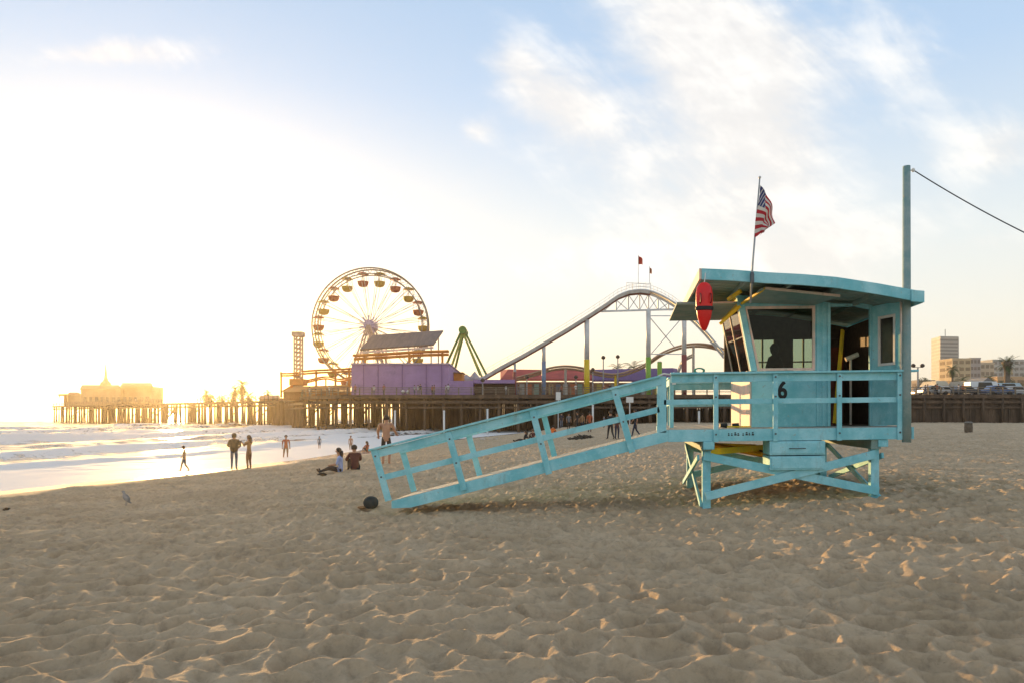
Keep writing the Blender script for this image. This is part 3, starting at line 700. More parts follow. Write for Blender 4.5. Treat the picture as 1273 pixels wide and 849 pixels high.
# tall pole at the land end with its cable
pz = EYE+(514-207)/FPX*12.25
px_ = (1127-636.5)/FPX*12.25
PO = thing('wooden_pole', 'tall grey-green timber pole rising beside the open hut door', 'pole', (px_, 12.25, 0))
m = MB(); m.tube([(px_, 12.25, 1.19), (px_, 12.25, 2.5), (px_, 12.25, pz)], [.075, .072, .062], 14); m.build('pole_shaft', paint_mat('pole_paint', (.20, .35, .35), wear=.7), PO, smooth=True)
m = MB(); m.tube([(px_, 12.25, pz-.08), (px_+.11, 12.25, pz-.07)], .014, 6); m.lathe([(.02, -.03), (.03, 0), (.02, .03)], (px_+.12, 12.25, pz-.07), 8); m.build('insulator', WHITE, PO)
m = MB(); a = Vector((px_+.12, 12.25, pz-.07)); e = WP(1420, 352, 11.0); pts = []
for k in range(25):
    f = k/24; q = a.lerp(e, f); q.z -= .22*4*f*(1-f)*.6; pts.append(q)
m.tube(pts, .011, 5); m.build('cable', BOLT, PO)

# flag
fy = Y0-.47
def FW(px, py): return WP(px, py, fy)
FP = thing('flagpole', 'thin steel flagpole clamped to the front edge of the hut roof', 'flagpole', tuple(FW(934, 375)))
m = MB(); m.tube([FW(933, 377), FW(935.5, 330), FW(944.5, 222)], [.019, .018, .012], 8); m.build('pole_shaft', GALV, FP, smooth=True)
m = MB(); c_ = FW(935, 346); m.lathe([(.03, -.1), (.036, -.06), (.036, .06), (.03, .1)], c_, 10); m.build('clamp', BOLT, FP)
m = MB(); c_ = FW(944.5, 221); m.lathe([(.012, -.02), (.028, 0), (.012, .025)], c_, 10); m.build('finial', WHITE, FP, smooth=True)
nu, nv = 40, 26
fb = MB(); stars = MB()
def flagp(u, v):      # u along the fly, v from top 0 to bottom 1; hangs in folds
    hp = FW(944.2, 231).lerp(FW(937, 296), v)
    fe = FW(963.5, 277).lerp(FW(943, 294), v)
    p = hp.lerp(fe, u); mid = FW(957, 250).lerp(FW(948, 290), v); p = p+(mid-hp.lerp(fe, .5))*(4*u*(1-u))
    p.y += .045*math.sin(u*9+v*5)*u+.05*math.sin(v*11+u*3)*u-.02
    p.x += .012*math.sin(u*13+v*7)
    return p
G = [[flagp(i/nu, j/nv) for i in range(nu+1)] for j in range(nv+1)]
vs = [p for row in G for p in row]; fs = []; mi = []
for j in range(nv):
    for i in range(nu):
        a = j*(nu+1)+i; fs.append((a, a+1, a+nu+2, a+nu+1))
        st = j//2; canton = (i/nu < .28 and st < 5)
        mi.append(2 if canton and not ((i+j) % 4 == 0) else (1 if canton else (0 if st % 2 == 0 else 1)))
fb.v = [tuple(p) for p in vs]; fb.f = fs; fb.mi = mi
FL = fb.build('flag', [mat('flag_red', (.42, .02, .03), .8), mat('flag_white', (.62, .58, .52), .8), mat('flag_blue', (.03, .04, .14), .8)], None, smooth=True)
tag(FL, 'small stars and stripes flag hanging limp from the roof flagpole', 'flag')

# rescue can
rc = WP(875.5, 381, Y0-.46); sc = (Y0-.46)/FPX
RC = thing('rescue_can', 'red torpedo rescue float with black strap hanging from roof corner', 'rescue float', tuple(rc))
prof = [(.01, -31), (3.0, -29), (5.5, -23), (8.4, -14), (10.0, -4), (10.6, 6), (10.4, 16), (9.2, 23), (6.5, 27.5), (3, 29.5), (.01, 30)]
m = MB(); m.lathe([(r*sc, z*sc) for r, z in prof], rc, 24, 1, .62); m.build('float_body', SOFTRED, RC, smooth=True)
m = MB(); m.lathe([(10.4*sc, -5.5*sc), (11.2*sc, -4.5*sc), (11.4*sc, -1.5*sc), (10.8*sc, -.5*sc)], rc, 24, 1, .66); m.build('strap', BLACK, RC)
for s_x in (-1, 1):
    m = MB(); x_ = rc.x+s_x*6.5*sc; yv = rc.y-7.0*sc
    m.tube([(x_, yv+.03, rc.z+3*sc), (x_, yv-.02, rc.z+5*sc), (x_, yv-.02, rc.z+13*sc), (x_, yv+.03, rc.z+15*sc)], .013, 6); m.build('handle', mat('dark_red_plastic', (.22, .01, .01), .4), RC, smooth=True)
m = MB(); m.tube([(rc.x, rc.y, rc.z+29*sc), (rc.x+.02, rc.y+.02, rc.z+36*sc), (rc.x+.03, rc.y+.04, rc.z+42*sc)], .009, 6); m.build('rope', WHITE, RC)

# board added under the deck for the orange sunlit beam patches
rb = thing('sunlit_patch_board', 'yellow board added under the hut deck for sunlit patches', 'added board', T(1.6, 1.5, 1.0))
m = tmb(); pts = []; n_ = 20
rows = []
for k in range(n_+1):
    u = k/n_; wdt = .26*math.sin(math.pi*min(1, max(0.02, u)))**.55; x = .62+u*2.1; z = 1.13-.42*u; rows.append((x, wdt, z))
vs = []; fs = []
for (x, wd, z) in rows: vs += [(x, 1.5-wd, z), (x, 1.5, z-.06), (x, 1.5+wd, z), (x, 1.5, z+.06)]
for k in range(n_):
    for q in range(4): fs.append((k*4+q, k*4+(q+1) % 4, (k+1)*4+(q+1) % 4, (k+1)*4+q))
m.add(vs, fs); m.build('board_shell', mat('orange_yellow_sunlit', (.85, .36, .01), .35), rb, smooth=True)
m = tmb(); m.box(1.9, 1.94, 1.2, 1.8, .93, .95); m.build('strap', BLACK, rb)

# green rope coil over the rail, small yellow fins on the deck
m = MB(); c_ = WP(869, 462, 12.33)
pts = [(c_.x+.085*math.cos(a*.5)*(1+.1*math.sin(a*1.3)), c_.y+.02*math.sin(a*.9)-.02, c_.z+.02+.045*math.sin(a*.5)) for a in range(60)]
m.tube(pts, .012, 5); o = m.build('rope_coil', mat('green_rope', (.03, .28, .18), .7), None, smooth=True); tag(o, 'small coil of green rope lying on the hut handrail', 'rope')
p = T(lx(918, .6), .6, DZ)
F = thing('swim_fins', 'pair of yellow and black swim fins on hut deck', 'swim fins', p)
for s_x in (0, 1):
    m = MB(); x_ = p[0]+s_x*.22-.15; y_ = p[1]
    m.prism([(x_-.08, y_-.05, p[2]+.01), (x_+.14, y_-.07, p[2]+.01), (x_+.16, y_+.11, p[2]+.01), (x_-.08, y_+.06, p[2]+.01)], (0, 0, .025)); m.build('fin_blade', YEL, F)
    m = MB(); m.tube([(x_-.07, y_, p[2]+.045), (x_-.2, y_, p[2]+.05)], [.05, .035], 8); m.build('foot_pocket', BLACK, F)
# ------------------------------------------------------------------ pier
PZ = 4.7
POLY = [(112, 104), (79, 106), (20, 107), (-27, 108), (-36, 118), (-50, 150), (-176, 262)]
BACK = [(112, 175), (79, 180), (20, 185), (-27, 190), (-60, 192), (-64, 165), (-166, 273)]
PIER = thing('pier', 'long timber pier on dark pilings running out to sea', 'pier', (-27, 108, 0))
m = MB()
for k in range(len(POLY)-1):
    a, b_, c_, d_ = POLY[k], POLY[k+1], BACK[k+1], BACK[k]
    if k == 4: c_, d_ = (-62, 170), (-60, 192)
    m.hexa([(a[0], a[1], PZ-.35), (b_[0], b_[1], PZ-.35), (c_[0], c_[1], PZ-.35), (d_[0], d_[1], PZ-.35), (a[0], a[1], PZ), (b_[0], b_[1], PZ), (c_[0], c_[1], PZ), (d_[0], d_[1], PZ)])
m.build('deck', PIERD, PIER)
def along(poly, step, off=0.0):
    out = []
    for k in range(len(poly)-1):
        a = Vector(poly[k]+(0,)); b_ = Vector(poly[k+1]+(0,)); L_ = (b_-a).length; n_ = max(1, int(L_/step)); d = (b_-a)/L_; nrm = Vector((d.y, -d.x, 0))
        for q in range(n_): out.append((a+d*(q+.5)*L_/n_-nrm*off, d, nrm, k))
    return out
m = MB(); m2 = MB(); m3 = MB()
for k in range(len(POLY)-1):
    a = Vector(POLY[k]+(0,)); b_ = Vector(POLY[k+1]+(0,)); d = (b_-a).normalized(); nr = Vector((-d.y, d.x, 0))
    for zz, hh, oo in ((PZ-.3, .55, .12), (PZ-1.15, .45, .0), (PZ-2.0, .3, -.1)):
        if k == 5 and zz < PZ-1.3: continue
        m.bar(a+nr*oo+Vector((0, 0, zz)), b_+nr*oo+Vector((0, 0, zz)), .3, hh)
    for zz in (PZ+.45, PZ+.8, PZ+1.12): m2.bar(a+Vector((0, 0, zz)), b_+Vector((0, 0, zz)), .10, .10)
for (p, d, nr, k) in along(POLY, 1.9): m2.bar(p+Vector((0, 0, PZ-.5)), p+Vector((0, 0, PZ+1.18)), .16, .16)
m.build('edge_beams', PIERW, PIER)
RAILM = mat('pier_railing_wood', (.20, .155, .11), .8, .4, 2)
m2.build('railing', RAILM, PIER)
# front row of piles: each its own part (the ones that show), rows behind as one mass
front = [q for q in along(POLY, 2.9, -.15) if q[0].x < 60]
random.seed(5); cnt = 0; rear = MB()
for (p, d, nr, k) in front:
    zz0 = min(ground(p.x, p.y), WATER_Z)-1.5 if p.x < 2 else ground(p.x, p.y)-.6
    r = random.uniform(.17, .25); jx, jy = random.uniform(-.25, .25), random.uniform(-.2, .2)
    m_ = MB() if cnt < 96 else rear
    m_.tube([(p.x+jx, p.y+jy, zz0), (p.x, p.y, PZ-.3)], [r*1.1, r], 8)
    if cnt < 96: m_.build('piling', PIERW, PIER, smooth=True)
    cnt += 1
for row in range(1, 13):
    for k in range(len(POLY)-1):
        a, b_, c_, d_ = [Vector(v+(0,)) for v in (POLY[k], POLY[k+1], BACK[k+1], BACK[k])]
        f = row/12.0
        if k == 5:
            if row > 5: continue
            f = row/5.0
        pa, pb = a.lerp(d_, f), b_.lerp(c_, f); n_ = int((pb-pa).length/(3.4 if k < 5 else 4.4))
        for q in range(n_):
            if random.random() < .08: continue
            p = pa.lerp(pb, (q+random.random()*.8)/n_); r = random.uniform(.17, .27)
            rear.tube([(p.x, p.y, min(ground(p.x, p.y), WATER_Z)-1.0), (p.x+random.uniform(-.3, .3), p.y, PZ-.3)], r, 6)
            if random.random() < .10: rear.bar((p.x, p.y, WATER_Z+.6), (p.x+3.2, p.y+.2, PZ-1.0), .18, .22)
o = rear.build('rear_pilings', PIERW, PIER); o['kind'] = 'stuff'
# boarded bulkhead under the landward half, its set-back stretch added as dark shade
BH = thing('timber_bulkhead', 'boarded bulkhead on landward side, extended to fill in dark shade under pier', 'bulkhead', (60, 106.6, 0))
m = MB(); random.seed(9); xx = -20.0
while xx < 112:
    w_ = random.uniform(.22, .36); yy = 107.9 if xx < 20 else 107.5
    yb = float(np.interp(xx, [-27, 20, 79, 112], [108, 107, 106, 104]))+(14 if xx < 30 else (14-14*(xx-30)/8 if xx < 38 else .25))
    m.box(xx, xx+w_-.02, yb+random.uniform(0, .08), yb+.3, -1.5, PZ-.36); xx += w_
m.build('boards', PIERW, BH)
for xx in range(40, 112, 3):
    yb = float(np.interp(xx, [20, 79, 112], [107, 106, 104]))
    m = MB(); m.tube([(xx, yb-.1, -.6), (xx, yb-.1, PZ-.3)], .2, 8); m.build('buttress_post', PIERW, BH, smooth=True)

# ------------------------------------------------------------------ ferris wheel
FY = 150.0; hub = WP(461, 406, FY)
WH = thing('ferris_wheel', 'big ferris wheel with twenty red and yellow gondolas', 'ferris wheel', (hub.x, hub.y, PZ))
Rr = 71.5/FPX*FY
rimM = mat('rim_grey_steel', (.22, .20, .18), .5, .2, 1)
m = MB()
for yy in (-1.1, 1.1):
    for rr, tt in ((Rr, .17), (Rr-1.25, .12)):
        pts = [(hub.x+rr*math.sin(2*math.pi*k/72), hub.y+yy, hub.z+rr*math.cos(2*math.pi*k/72)) for k in range(73)]; m.tube(pts, tt, 6, cap=False)
    for k in range(80):
        a = 2*math.pi*k/80; a2 = 2*math.pi*(k+1)/80; r1, r2 = (Rr, Rr-1.25) if k % 2 else (Rr-1.25, Rr)
        m.bar((hub.x+r1*math.sin(a), hub.y+yy, hub.z+r1*math.cos(a)), (hub.x+r2*math.sin(a2), hub.y+yy, hub.z+r2*math.cos(a2)), .07, .07)
for k in range(40):
    a = 2*math.pi*k/40; m.bar((hub.x+Rr*math.sin(a), hub.y-1.1, hub.z+Rr*math.cos(a)), (hub.x+Rr*math.sin(a), hub.y+1.1, hub.z+Rr*math.cos(a)), .08, .08)
m.build('rim', rimM, WH, smooth=True)
spk = mat('spoke_steel', (.42, .40, .37), .5, .15, 1)
for k in range(20):
    a = R(9.5+18*k)
    m = MB()
    for s_ in (-1, 1):
        for da in (-.035, .035): m.tube([(hub.x+1.0*math.sin(a+da*3), hub.y+s_*1.3, hub.z+1.0*math.cos(a+da*3)), (hub.x+(Rr-.7)*math.sin(a+da*s_), hub.y+s_*1.1, hub.z+(Rr-.7)*math.cos(a+da*s_))], .055, 5)
    m.build('spoke', spk, WH)
m = MB(); m.tube([(hub.x, hub.y-2.2, hub.z), (hub.x, hub.y+2.2, hub.z)], 1.15, 20); m.build('hub', mat('lilac_hub', (.42, .33, .50), .5), WH)
m = MB()
for k in range(10):
    a = 2*math.pi*k/10; r1 = 2.1
    m.bar((hub.x, hub.y-2.3, hub.z), (hub.x+r1*math.sin(a), hub.y-2.25, hub.z+r1*math.cos(a)), .3, .12, (0, 1, 0))
m.build('hub_star', mat('lilac_star', (.50, .42, .56), .5), WH)
legM = mat('pinkish_steel', (.45, .33, .27), .55, .2, 1)
for s_ in (-1, 1):
    for e in (WP(433, 490, FY), WP(490, 490, FY)):
        m = MB(); a = Vector((hub.x, hub.y+s_*2.6, hub.z)); b_ = Vector((e.x, hub.y+s_*4.0, PZ))
        for off in (-.55, .55):
            m.tube([a+Vector((off*.4, 0, 0)), b_+Vector((off, 0, 0))], .2, 6)
        for q in range(12):
            f = q/12; g = (q+1)/12; o1 = -.55 if q % 2 else .55
            m.bar(a.lerp(b_, f)+Vector((o1*(.4+.6*f), 0, 0)), a.lerp(b_, g)+Vector((-o1*(.4+.6*g), 0, 0)), .12, .12)
        m.build('support_leg', legM, WH)
cols = [mat('gondola_red', (.36, .07, .045), .5), mat('gondola_yellow', (.42, .28, .03), .5)]
frameM = mat('gondola_frame', (.25, .2, .16), .5)
protos = []
def gondola(c, cm):
    cp = MB(); cp.lathe([(1.28, 0), (1.2, .12), (.7, .38), (.1, .55)], (c.x, c.y, c.z-.1), 16)
    g = cp.build('gondola', cm, WH, smooth=True)
    m = MB(); m.lathe([(.35, -2.9), (.85, -2.75), (1.15, -2.3), (1.22, -1.75), (1.25, -1.7), (1.05, -1.75), (.9, -2.2)], c, 16); m.build('tub', cm, g, smooth=True)
    m = MB(); m.tube([(c.x, c.y, c.z-2.7), (c.x, c.y, c.z+.4)], .07, 6)
    for q in range(4):
        a = q*math.pi/2+.4; m.tube([(c.x+1.15*math.cos(a), c.y+1.15*math.sin(a), c.z-1.75), (c.x+1.1*math.cos(a), c.y+1.1*math.sin(a), c.z)], .035, 5)
    m.build('gondola_frame', frameM, g)
for k in range(20):
    a = R(9.5+18*k); rr = Rr-1.0
    gondola(Vector((hub.x+rr*math.sin(a), hub.y, hub.z+rr*math.cos(a))), cols[(k+1) % 2])

# ------------------------------------------------------------------ amusement buildings
PUR = mat('purple_wall', (.36, .22, .42), .7, .12, .4, dirt=(.18, .12, .22), dirt_amt=.5, dscale=.4)
ORG = mat('orange_steel', (.62, .22, .03), .55, .15, 1)
REDB = mat('red_awning', (.42, .06, .05), .7, .2, .5)
BRN = mat('brown_metal_roof', (.13, .085, .07), .5, .25, .7, stretch=(3, .2, 1))
GREY = mat('grey_metal', (.30, .29, .29), .5, .2, 1)
def Bx(pxa, pxb, pya, pyb, Y, depth, name, mt, par, m=None):
    a = WP(pxa, pyb, Y); b_ = WP(pxb, pya, Y); m = m or MB(); m.box(a.x, b_.x, Y, Y+depth, a.z, b_.z); return m.build(name, mt, par)
B = thing('arcade_building', 'flat-roofed purple arcade building on the pier below wheel', 'building', tuple(WP(500, 490, 112)))
Bx(437, 558, 452.5, 491, 112, 22, 'wall', PUR, B); Bx(436, 559, 451, 452.6, 111.7, 22.6, 'parapet', mat('lilac_trim', (.42, .34, .45)), B)
Bx(558.2, 588, 473, 491, 112, 18, 'annex', PUR, B); Bx(588.3, 640, 471.5, 476, 113.5, 12, 'annex_fascia', PUR, B); Bx(590, 640, 476.2, 491, 116, 9, 'annex_back', DARKW, B)
for px in (452, 470, 500, 530, 549): Bx(px-.35, px+.35, 453, 490, 111.85, .14, 'pilaster', mat('purple_dark', (.20, .11, .28)), B)
for px, py in ((501, 486.5), (507, 487)):
    m = MB(); c_ = WP(px, py, 111.7); m.lathe([(.05, -.3), (.32, -.1), (.32, .1), (.05, .3)], c_, 10); m.build('wall_lamp', WHITE, B, smooth=True)
B = thing('orange_kiosk', 'small orange kiosk behind the lower purple annex', 'kiosk', tuple(WP(564, 473, 121)))
Bx(553, 575, 463.5, 473.5, 121, 5, 'wall', ORG, B); Bx(552, 576, 462.2, 463.4, 120.5, 6, 'roof', BRN, B)
B = thing('shed_roof_pavilion', 'open pavilion with tilted dark brown metal roof', 'pavilion', tuple(WP(500, 452, 120)))
m = MB(); m.hexa([WP(447.5, 436, 118), WP(539, 430, 118), WP(551, 412.8, 127), WP(463, 418.8, 127)]+[v+Vector((0, 0, .3)) for v in (WP(447.5, 436, 118), WP(539, 430, 118), WP(551, 412.8, 127), WP(463, 418.8, 127))]); m.build('roof', BRN, B)
for px, Yq, py in ((452, 118.3, 435.5), (480, 118.3, 433.5), (508, 118.3, 432), (536, 118.3, 430.5), (470, 126.5, 418), (545, 126.5, 413)):
    m = MB(); a = WP(px, py, Yq); m.tube([(a.x, a.y, PZ), (a.x, a.y, a.z)], .12, 6); m.build('post', GREY, B)
m = MB(); m.bar(WP(448, 438, 117.6), WP(539, 432, 117.6), .2, .35); m.build('roof_edge', CREAM, B)
# orange low coaster
OC = thing('kiddie_coaster', 'low orange roller coaster track passing before ferris wheel', 'roller coaster', tuple(WP(400, 490, 124)))
def track(pts, Y, r, mt, par, name='track', gauge=.9, tie=True, n=8):
    m = MB(); P = [WP(p[0], p[1], Y+(p[2] if len(p) > 2 else 0)) for p in pts]
    # smooth the path
    Q = []
    for i in range(len(P)-1):
        p0, p1, p2, p3 = P[max(i-1, 0)], P[i], P[i+1], P[min(i+2, len(P)-1)]
        for k in range(6):
            t_ = k/6; Q.append(0.5*((2*p1)+(-p0+p2)*t_+(2*p0-5*p1+4*p2-p3)*t_*t_+(-p0+3*p1-3*p2+p3)*t_**3))
    Q.append(P[-1])
    for s_ in (-1, 1): m.tube([q+Vector((0, s_*gauge/2, 0)) for q in Q], r, n)
    if tie:
        for i in range(0, len(Q)-1):
            for f in (0, .5):
                q = Q[i].lerp(Q[i+1], f); m.bar(q+Vector((0, -gauge/2, 0)), q+Vector((0, gauge/2, 0)), r, r*1.2)
    m.tube([q-Vector((0, 0, r*2.8)) for q in Q], r*1.2, n)
    m.build(name, mt, par, smooth=False); return Q
track([(376, 461.5), (395, 460), (420, 459), (440, 457.5)], 124, .16, ORG, OC); track([(440, 442), (480, 440), (520, 437.5), (558, 436.5)], 116, .20, ORG, OC, gauge=1.2)
track([(349, 464), (360, 464), (372, 463)], 124, .14, ORG, OC); track([(352, 486), (366, 478), (385, 472), (405, 468), (422, 471), (440, 468)], 128, .13, ORG, OC)
for px, a, b_, Yq in ((349.5, 462, 490, 124), (393, 461, 490, 124), (417, 460, 490, 124), (434, 459, 490, 124), (366, 478, 490, 128), (405, 470, 490, 128), (454, 442, 452, 114.5), (509, 439, 452, 114.5), (550, 437, 466, 116)):
    m = MB(); p = WP(px, a, Yq); m.tube([(p.x, p.y, PZ), (p.x, p.y, p.z)], .2 if Yq != 128 else .14, 6); m.build('support_post', ORG, OC)
# drop tower
DT = thing('drop_tower', 'slim banded drop tower standing left of the wheel', 'drop tower', tuple(WP(371, 490, 126)))
m = MB(); a = WP(371, 487, 126); w_ = 4.6/FPX*126
tz = WP(371, 419, 126).z
for sx_ in (-1, 1):
    for sy_ in (-1, 1): m.bar((a.x+sx_*w_*.8, a.y+sy_*.7, PZ), (a.x+sx_*w_*.8, a.y+sy_*.7, tz), .28, .28)
z = PZ
while z < tz:
    for sy_ in (-.72, .72): m.bar((a.x-w_*.8, a.y+sy_, z), (a.x+w_*.8, a.y+sy_, z+.0), .16, .3); m.bar((a.x-w_*.8, a.y+sy_, z), (a.x+w_*.8, a.y+sy_, z+.75), .1, .14)
    z += .75
m.build('mast', legM, DT)
m = MB(); m.box(a.x-1.0, a.x+1.0, a.y-1.0, a.y+1.0, tz, tz+.9); m.build('cap', legM, DT, bevel=.1)
m = MB(); m.box(a.x-1.3, a.x+1.3, a.y-1.3, a.y+1.3, PZ+2.2, PZ+3.4); m.build('seat_ring', ORG, DT)
# green swing ride
SW = thing('swing_ride', 'green A-frame swinging ride beside the brown roof', 'fairground ride', tuple(WP(576, 480, 130)))
GRN = mat('green_steel', (.10, .22, .04), .5, .2, 1); GRY = mat('lime_steel', (.34, .40, .08), .5, .2, 1)
for (a, b_, Yq, mt_) in (((574.5, 410), (551, 462), 130, GRN), ((576, 412), (556.5, 470), 129.6, GRY), ((577, 412), (563, 470), 133, GRN), ((576.5, 410), (606, 468), 130, GRN), ((575, 413), (600, 470), 129.6, GRY), ((575, 412), (597, 466), 133, GRN)):
    m = MB(); m.bar(WP(a[0], a[1], Yq), WP(b_[0], b_[1], Yq), .42, .42); m.build('frame_leg', mt_, SW)
m = MB(); p = WP(576, 412, 131); m.tube([p+Vector((0, -2.2, 0)), p+Vector((0, 3.4, 0))], .75, 12); m.build('axle', GRN, SW)
# white boat-like tent behind the annex
TN = thing('white_canopy', 'pale fabric canopies clustered between the green ride legs', 'canopy', tuple(WP(585, 472, 136)))
for px, py, w_ in ((580, 466, 9), (590, 463, 8), (597, 469, 6)):
    m = MB(); a = WP(px, 474, 136); ww = w_/FPX*136; h = (474-py)/FPX*136
    m.lathe([(ww, 0), (ww*.98, h*.35), (ww*.5, h*.75), (.08, h*1.15)], a, 8); m.build('canopy_top', mat('canopy_cloth', (.45, .42, .50), .8), TN)
# red and purple midway buildings under the coaster
B = thing('red_midway_hall', 'long red-roofed midway hall under the coaster hill', 'building', tuple(WP(680, 490, 134)))
m = MB(); a0, a1 = WP(622, 491, 134), WP(738, 491, 134); e0, e1 = WP(622, 473, 134), WP(738, 473, 134); r0, r1 = WP(632, 458.5, 140), WP(733, 460, 140)
m.box(a0.x, a1.x, 134.2, 146, PZ, e0.z-.2); m.build('wall', mat('midway_wall', (.22, .13, .09), .8, .4, .5), B)
m = MB(); m.hexa([e0, e1, WP(738, 460.5, 148), WP(622, 460, 148), e0+Vector((0, 0, .3)), e1+Vector((0, 0, .3)), r1, r0]); m.build('roof', REDB, B)
for k, px in enumerate(range(628, 735, 9)):
    Bx(px, px+6, 477, 490, 134.0, .15, 'stall_front', mat('stall_front_%d' % k, [(.35, .25, .12), (.12, .14, .2), (.3, .3, .28), (.4, .12, .05), (.2, .3, .25), (.35, .3, .12)][k % 6]), B)
B = thing('purple_midway_hall', 'purple-roofed midway hall behind the yellow coaster column', 'building', tuple(WP(790, 490, 132)))
m = MB(); e0, e1 = WP(736, 474, 132), WP(842, 474, 132); m.box(WP(738, 0, 132).x, WP(840, 0, 132).x, 132.2, 144, PZ, e0.z-.2); m.build('wall', mat('midway_wall_ochre', (.24, .15, .08), .8, .4, .5), B)
m = MB(); m.hexa([e0, e1, WP(842, 458, 144), WP(736, 460, 144), e0+Vector((0, 0, .3)), e1+Vector((0, 0, .3)), WP(836, 457, 138), WP(740, 459, 138)]); m.build('roof', mat('purple_roof', (.13, .07, .20), .7, .2), B)
for k, px in enumerate(range(742, 838, 9)):
    Bx(px, px+6, 477, 490, 132.0, .15, 'stall_front', mat('stall_front_b%d' % k, [(.4, .33, .08), (.25, .1, .06), (.3, .3, .3), (.1, .16, .2)][k % 4]), B)

# ------------------------------------------------------------------ roller coaster
RCo = thing('roller_coaster', 'white steel roller coaster hill with coloured columns on pier', 'roller coaster', tuple(WP(730, 490, 122)))
CY = 122.0
hill = [(598, 469), (622, 455), (650, 440), (676, 425), (704, 408.5), (732, 391), (752, 378), (768, 367), (782, 361.5), (796, 360), (808, 361.5), (822, 367), (836, 375), (848, 384), (866, 400), (884, 420), (900, 440)]
REDT = mat('rust_red_steel', (.20, .055, .04), .5, .2, 1)
track([(a, b_+1.5) for a, b_ in hill], CY, .17, STEELW, RCo, 'hill_track', 1.3)
m = MB()
for i in range(10):      # spine box girder, red below
    a, b_ = hill[i], hill[i+1]; m.bar(WP(a[0], a[1]+5.0, CY), WP(b_[0], b_[1]+5.0, CY), .7, .40)
m.build('spine', REDT, RCo)
m = MB()
for i in range(10):
    a, b_ = hill[i], hill[i+1]; m.bar(WP(a[0], a[1]+2.2, CY-.75), WP(b_[0], b_[1]+2.2, CY-.75), .12, .55)
m.build('side_plate', mat('off_white_steel', (.46, .42, .38), .5, .15, 1), RCo)
m = MB()      # walkway rail
for i in range(13):
    a, b_ = hill[i], hill[i+1]
    for off in (-3.4, -7.0): m.bar(WP(a[0], a[1]+off, CY+1), WP(b_[0], b_[1]+off, CY+1), .05, .05)
    for f in (0, .33, .66): p = WP(a[0]+(b_[0]-a[0])*f, a[1]+(b_[1]-a[1])*f, CY+1); m.bar(p, p+Vector((0, 0, 1.05)), .05, .05)
m.build('walkway_rail', STEELW, RCo)
m = MB()
for a, b_ in (((747, 387.5), (850, 384.5)),): m.bar(WP(*a, CY), WP(*b_, CY), .3, .3)
top_ = lambda px: float(np.interp(px, [h[0] for h in hill], [h[1] for h in hill]))+5
prev = None
for px in (752, 766, 781, 795, 806, 818, 831, 843):
    m.bar(WP(px, top_(px), CY), WP(px, 386, CY), .22, .22)
    if prev:
        m.bar(WP(prev, 386, CY), WP(px, top_(px), CY), .13, .13)
        if 776 < px: m.bar(WP(prev, top_(prev), CY), WP(px, 386, CY), .13, .13)
    prev = px
m.build('crest_truss', STEELW, RCo)
m = MB(); m.bar(WP(779, 352, CY), WP(809, 353, CY), .08, .08); m.bar(WP(779, 356, CY), WP(809, 356.5, CY), .06, .06)
for px in (779, 786, 794, 802, 809): m.bar(WP(px, 351.5, CY), WP(px, 361, CY), .07, .07)
m.build('crest_platform_rail', STEELW, RCo)
YC = mat('yellow_column', (.72, .50, .02), .45); BC = mat('blue_grey_column', (.16, .23, .36), .5); GC = mat('green_column', (.22, .42, .05), .5); RC_ = mat('maroon_column', (.25, .06, .06), .5); OC2 = mat('cream_column', (.42, .40, .36), .5)
def column(px, py, Yq, lower, cut, r=.42):
    a = WP(px, py, Yq); zc = WP(px, cut, Yq).z
    m = MB(); m.tube([(a.x, a.y, zc), (a.x, a.y, a.z)], r, 12); c_ = m.build('column', STEELW, RCo, smooth=True)
    m = MB(); m.tube([(a.x, a.y, PZ), (a.x, a.y, zc)], r*1.12, 12); m.build('painted_base', lower, c_, smooth=True)
column(640, 452, CY, RC_, 462, .25); column(676, 430, CY, BC, 449, .34); column(729.5, 398, CY, YC, 447, .45); column(806, 386, CY, GC, 444, .42); column(850.5, 386, CY, RC_, 441, .42); column(820, 449, CY+6, GC, 450, .4)
m = MB()
for a, b_ in (((806, 393), (850, 393)), ((808, 395), (838, 431)), ((848, 395), (810, 439)), ((806, 440), (850, 440))): m.bar(WP(*a, CY+.1), WP(*b_, CY+.1), .16, .16)
m.build('cross_bracing', STEELW, RCo)
track([(640, 470), (665, 463), (685, 457), (703, 455), (722, 457), (740, 462), (765, 465), (790, 458), (806, 450), (822, 439), (840, 431.5), (858, 428), (878, 428.5), (898, 434), (915, 445)], 129, .17, mat('tan_rust_track', (.40, .26, .17), .5), RCo, 'low_track', 1.2)
track([(843, 462), (850, 447), (862, 440)], 131, .15, OC2, RCo, 'spur_track', 1.0)
for px, py, col_ in ((703, 458, OC2), (765, 466, YC), (862, 430, OC2)):
    m = MB(); a = WP(px, py, 129); m.tube([(a.x, a.y, PZ), (a.x, a.y, a.z)], .25, 8); m.build('low_track_post', col_, RCo)
def small_flag(px, pt, pb, Yq, c1, label, w_=6, h_=9, grp='flags on the coaster crest'):
    F_ = thing('flag_on_pole', label, 'flag', tuple(WP(px, pb, Yq)), grp)
    m = MB(); m.tube([WP(px, pb, Yq), WP(px, pt, Yq)], .05, 5); m.build('pole_shaft', STEELW, F_)
    m = MB(); n_ = 8; vs = []; fs = []
    for i in range(n_+1):
        for j in range(2):
            u = i/n_; p = WP(px+w_*u*.8, pt+.5+j*h_*(1-.35*u)+5*u, Yq); p.y += .25*math.sin(u*7); vs.append(p)
    for i in range(n_): fs.append((i*2, i*2+1, i*2+3, i*2+2))
    m.add(vs, fs); m.build('flag_cloth', mat('cloth_'+str(px), c1, .8), F_)
small_flag(793.5, 317, 352, CY, (.55, .05, .03), 'red flag on the higher pole above coaster crest', 7, 11)
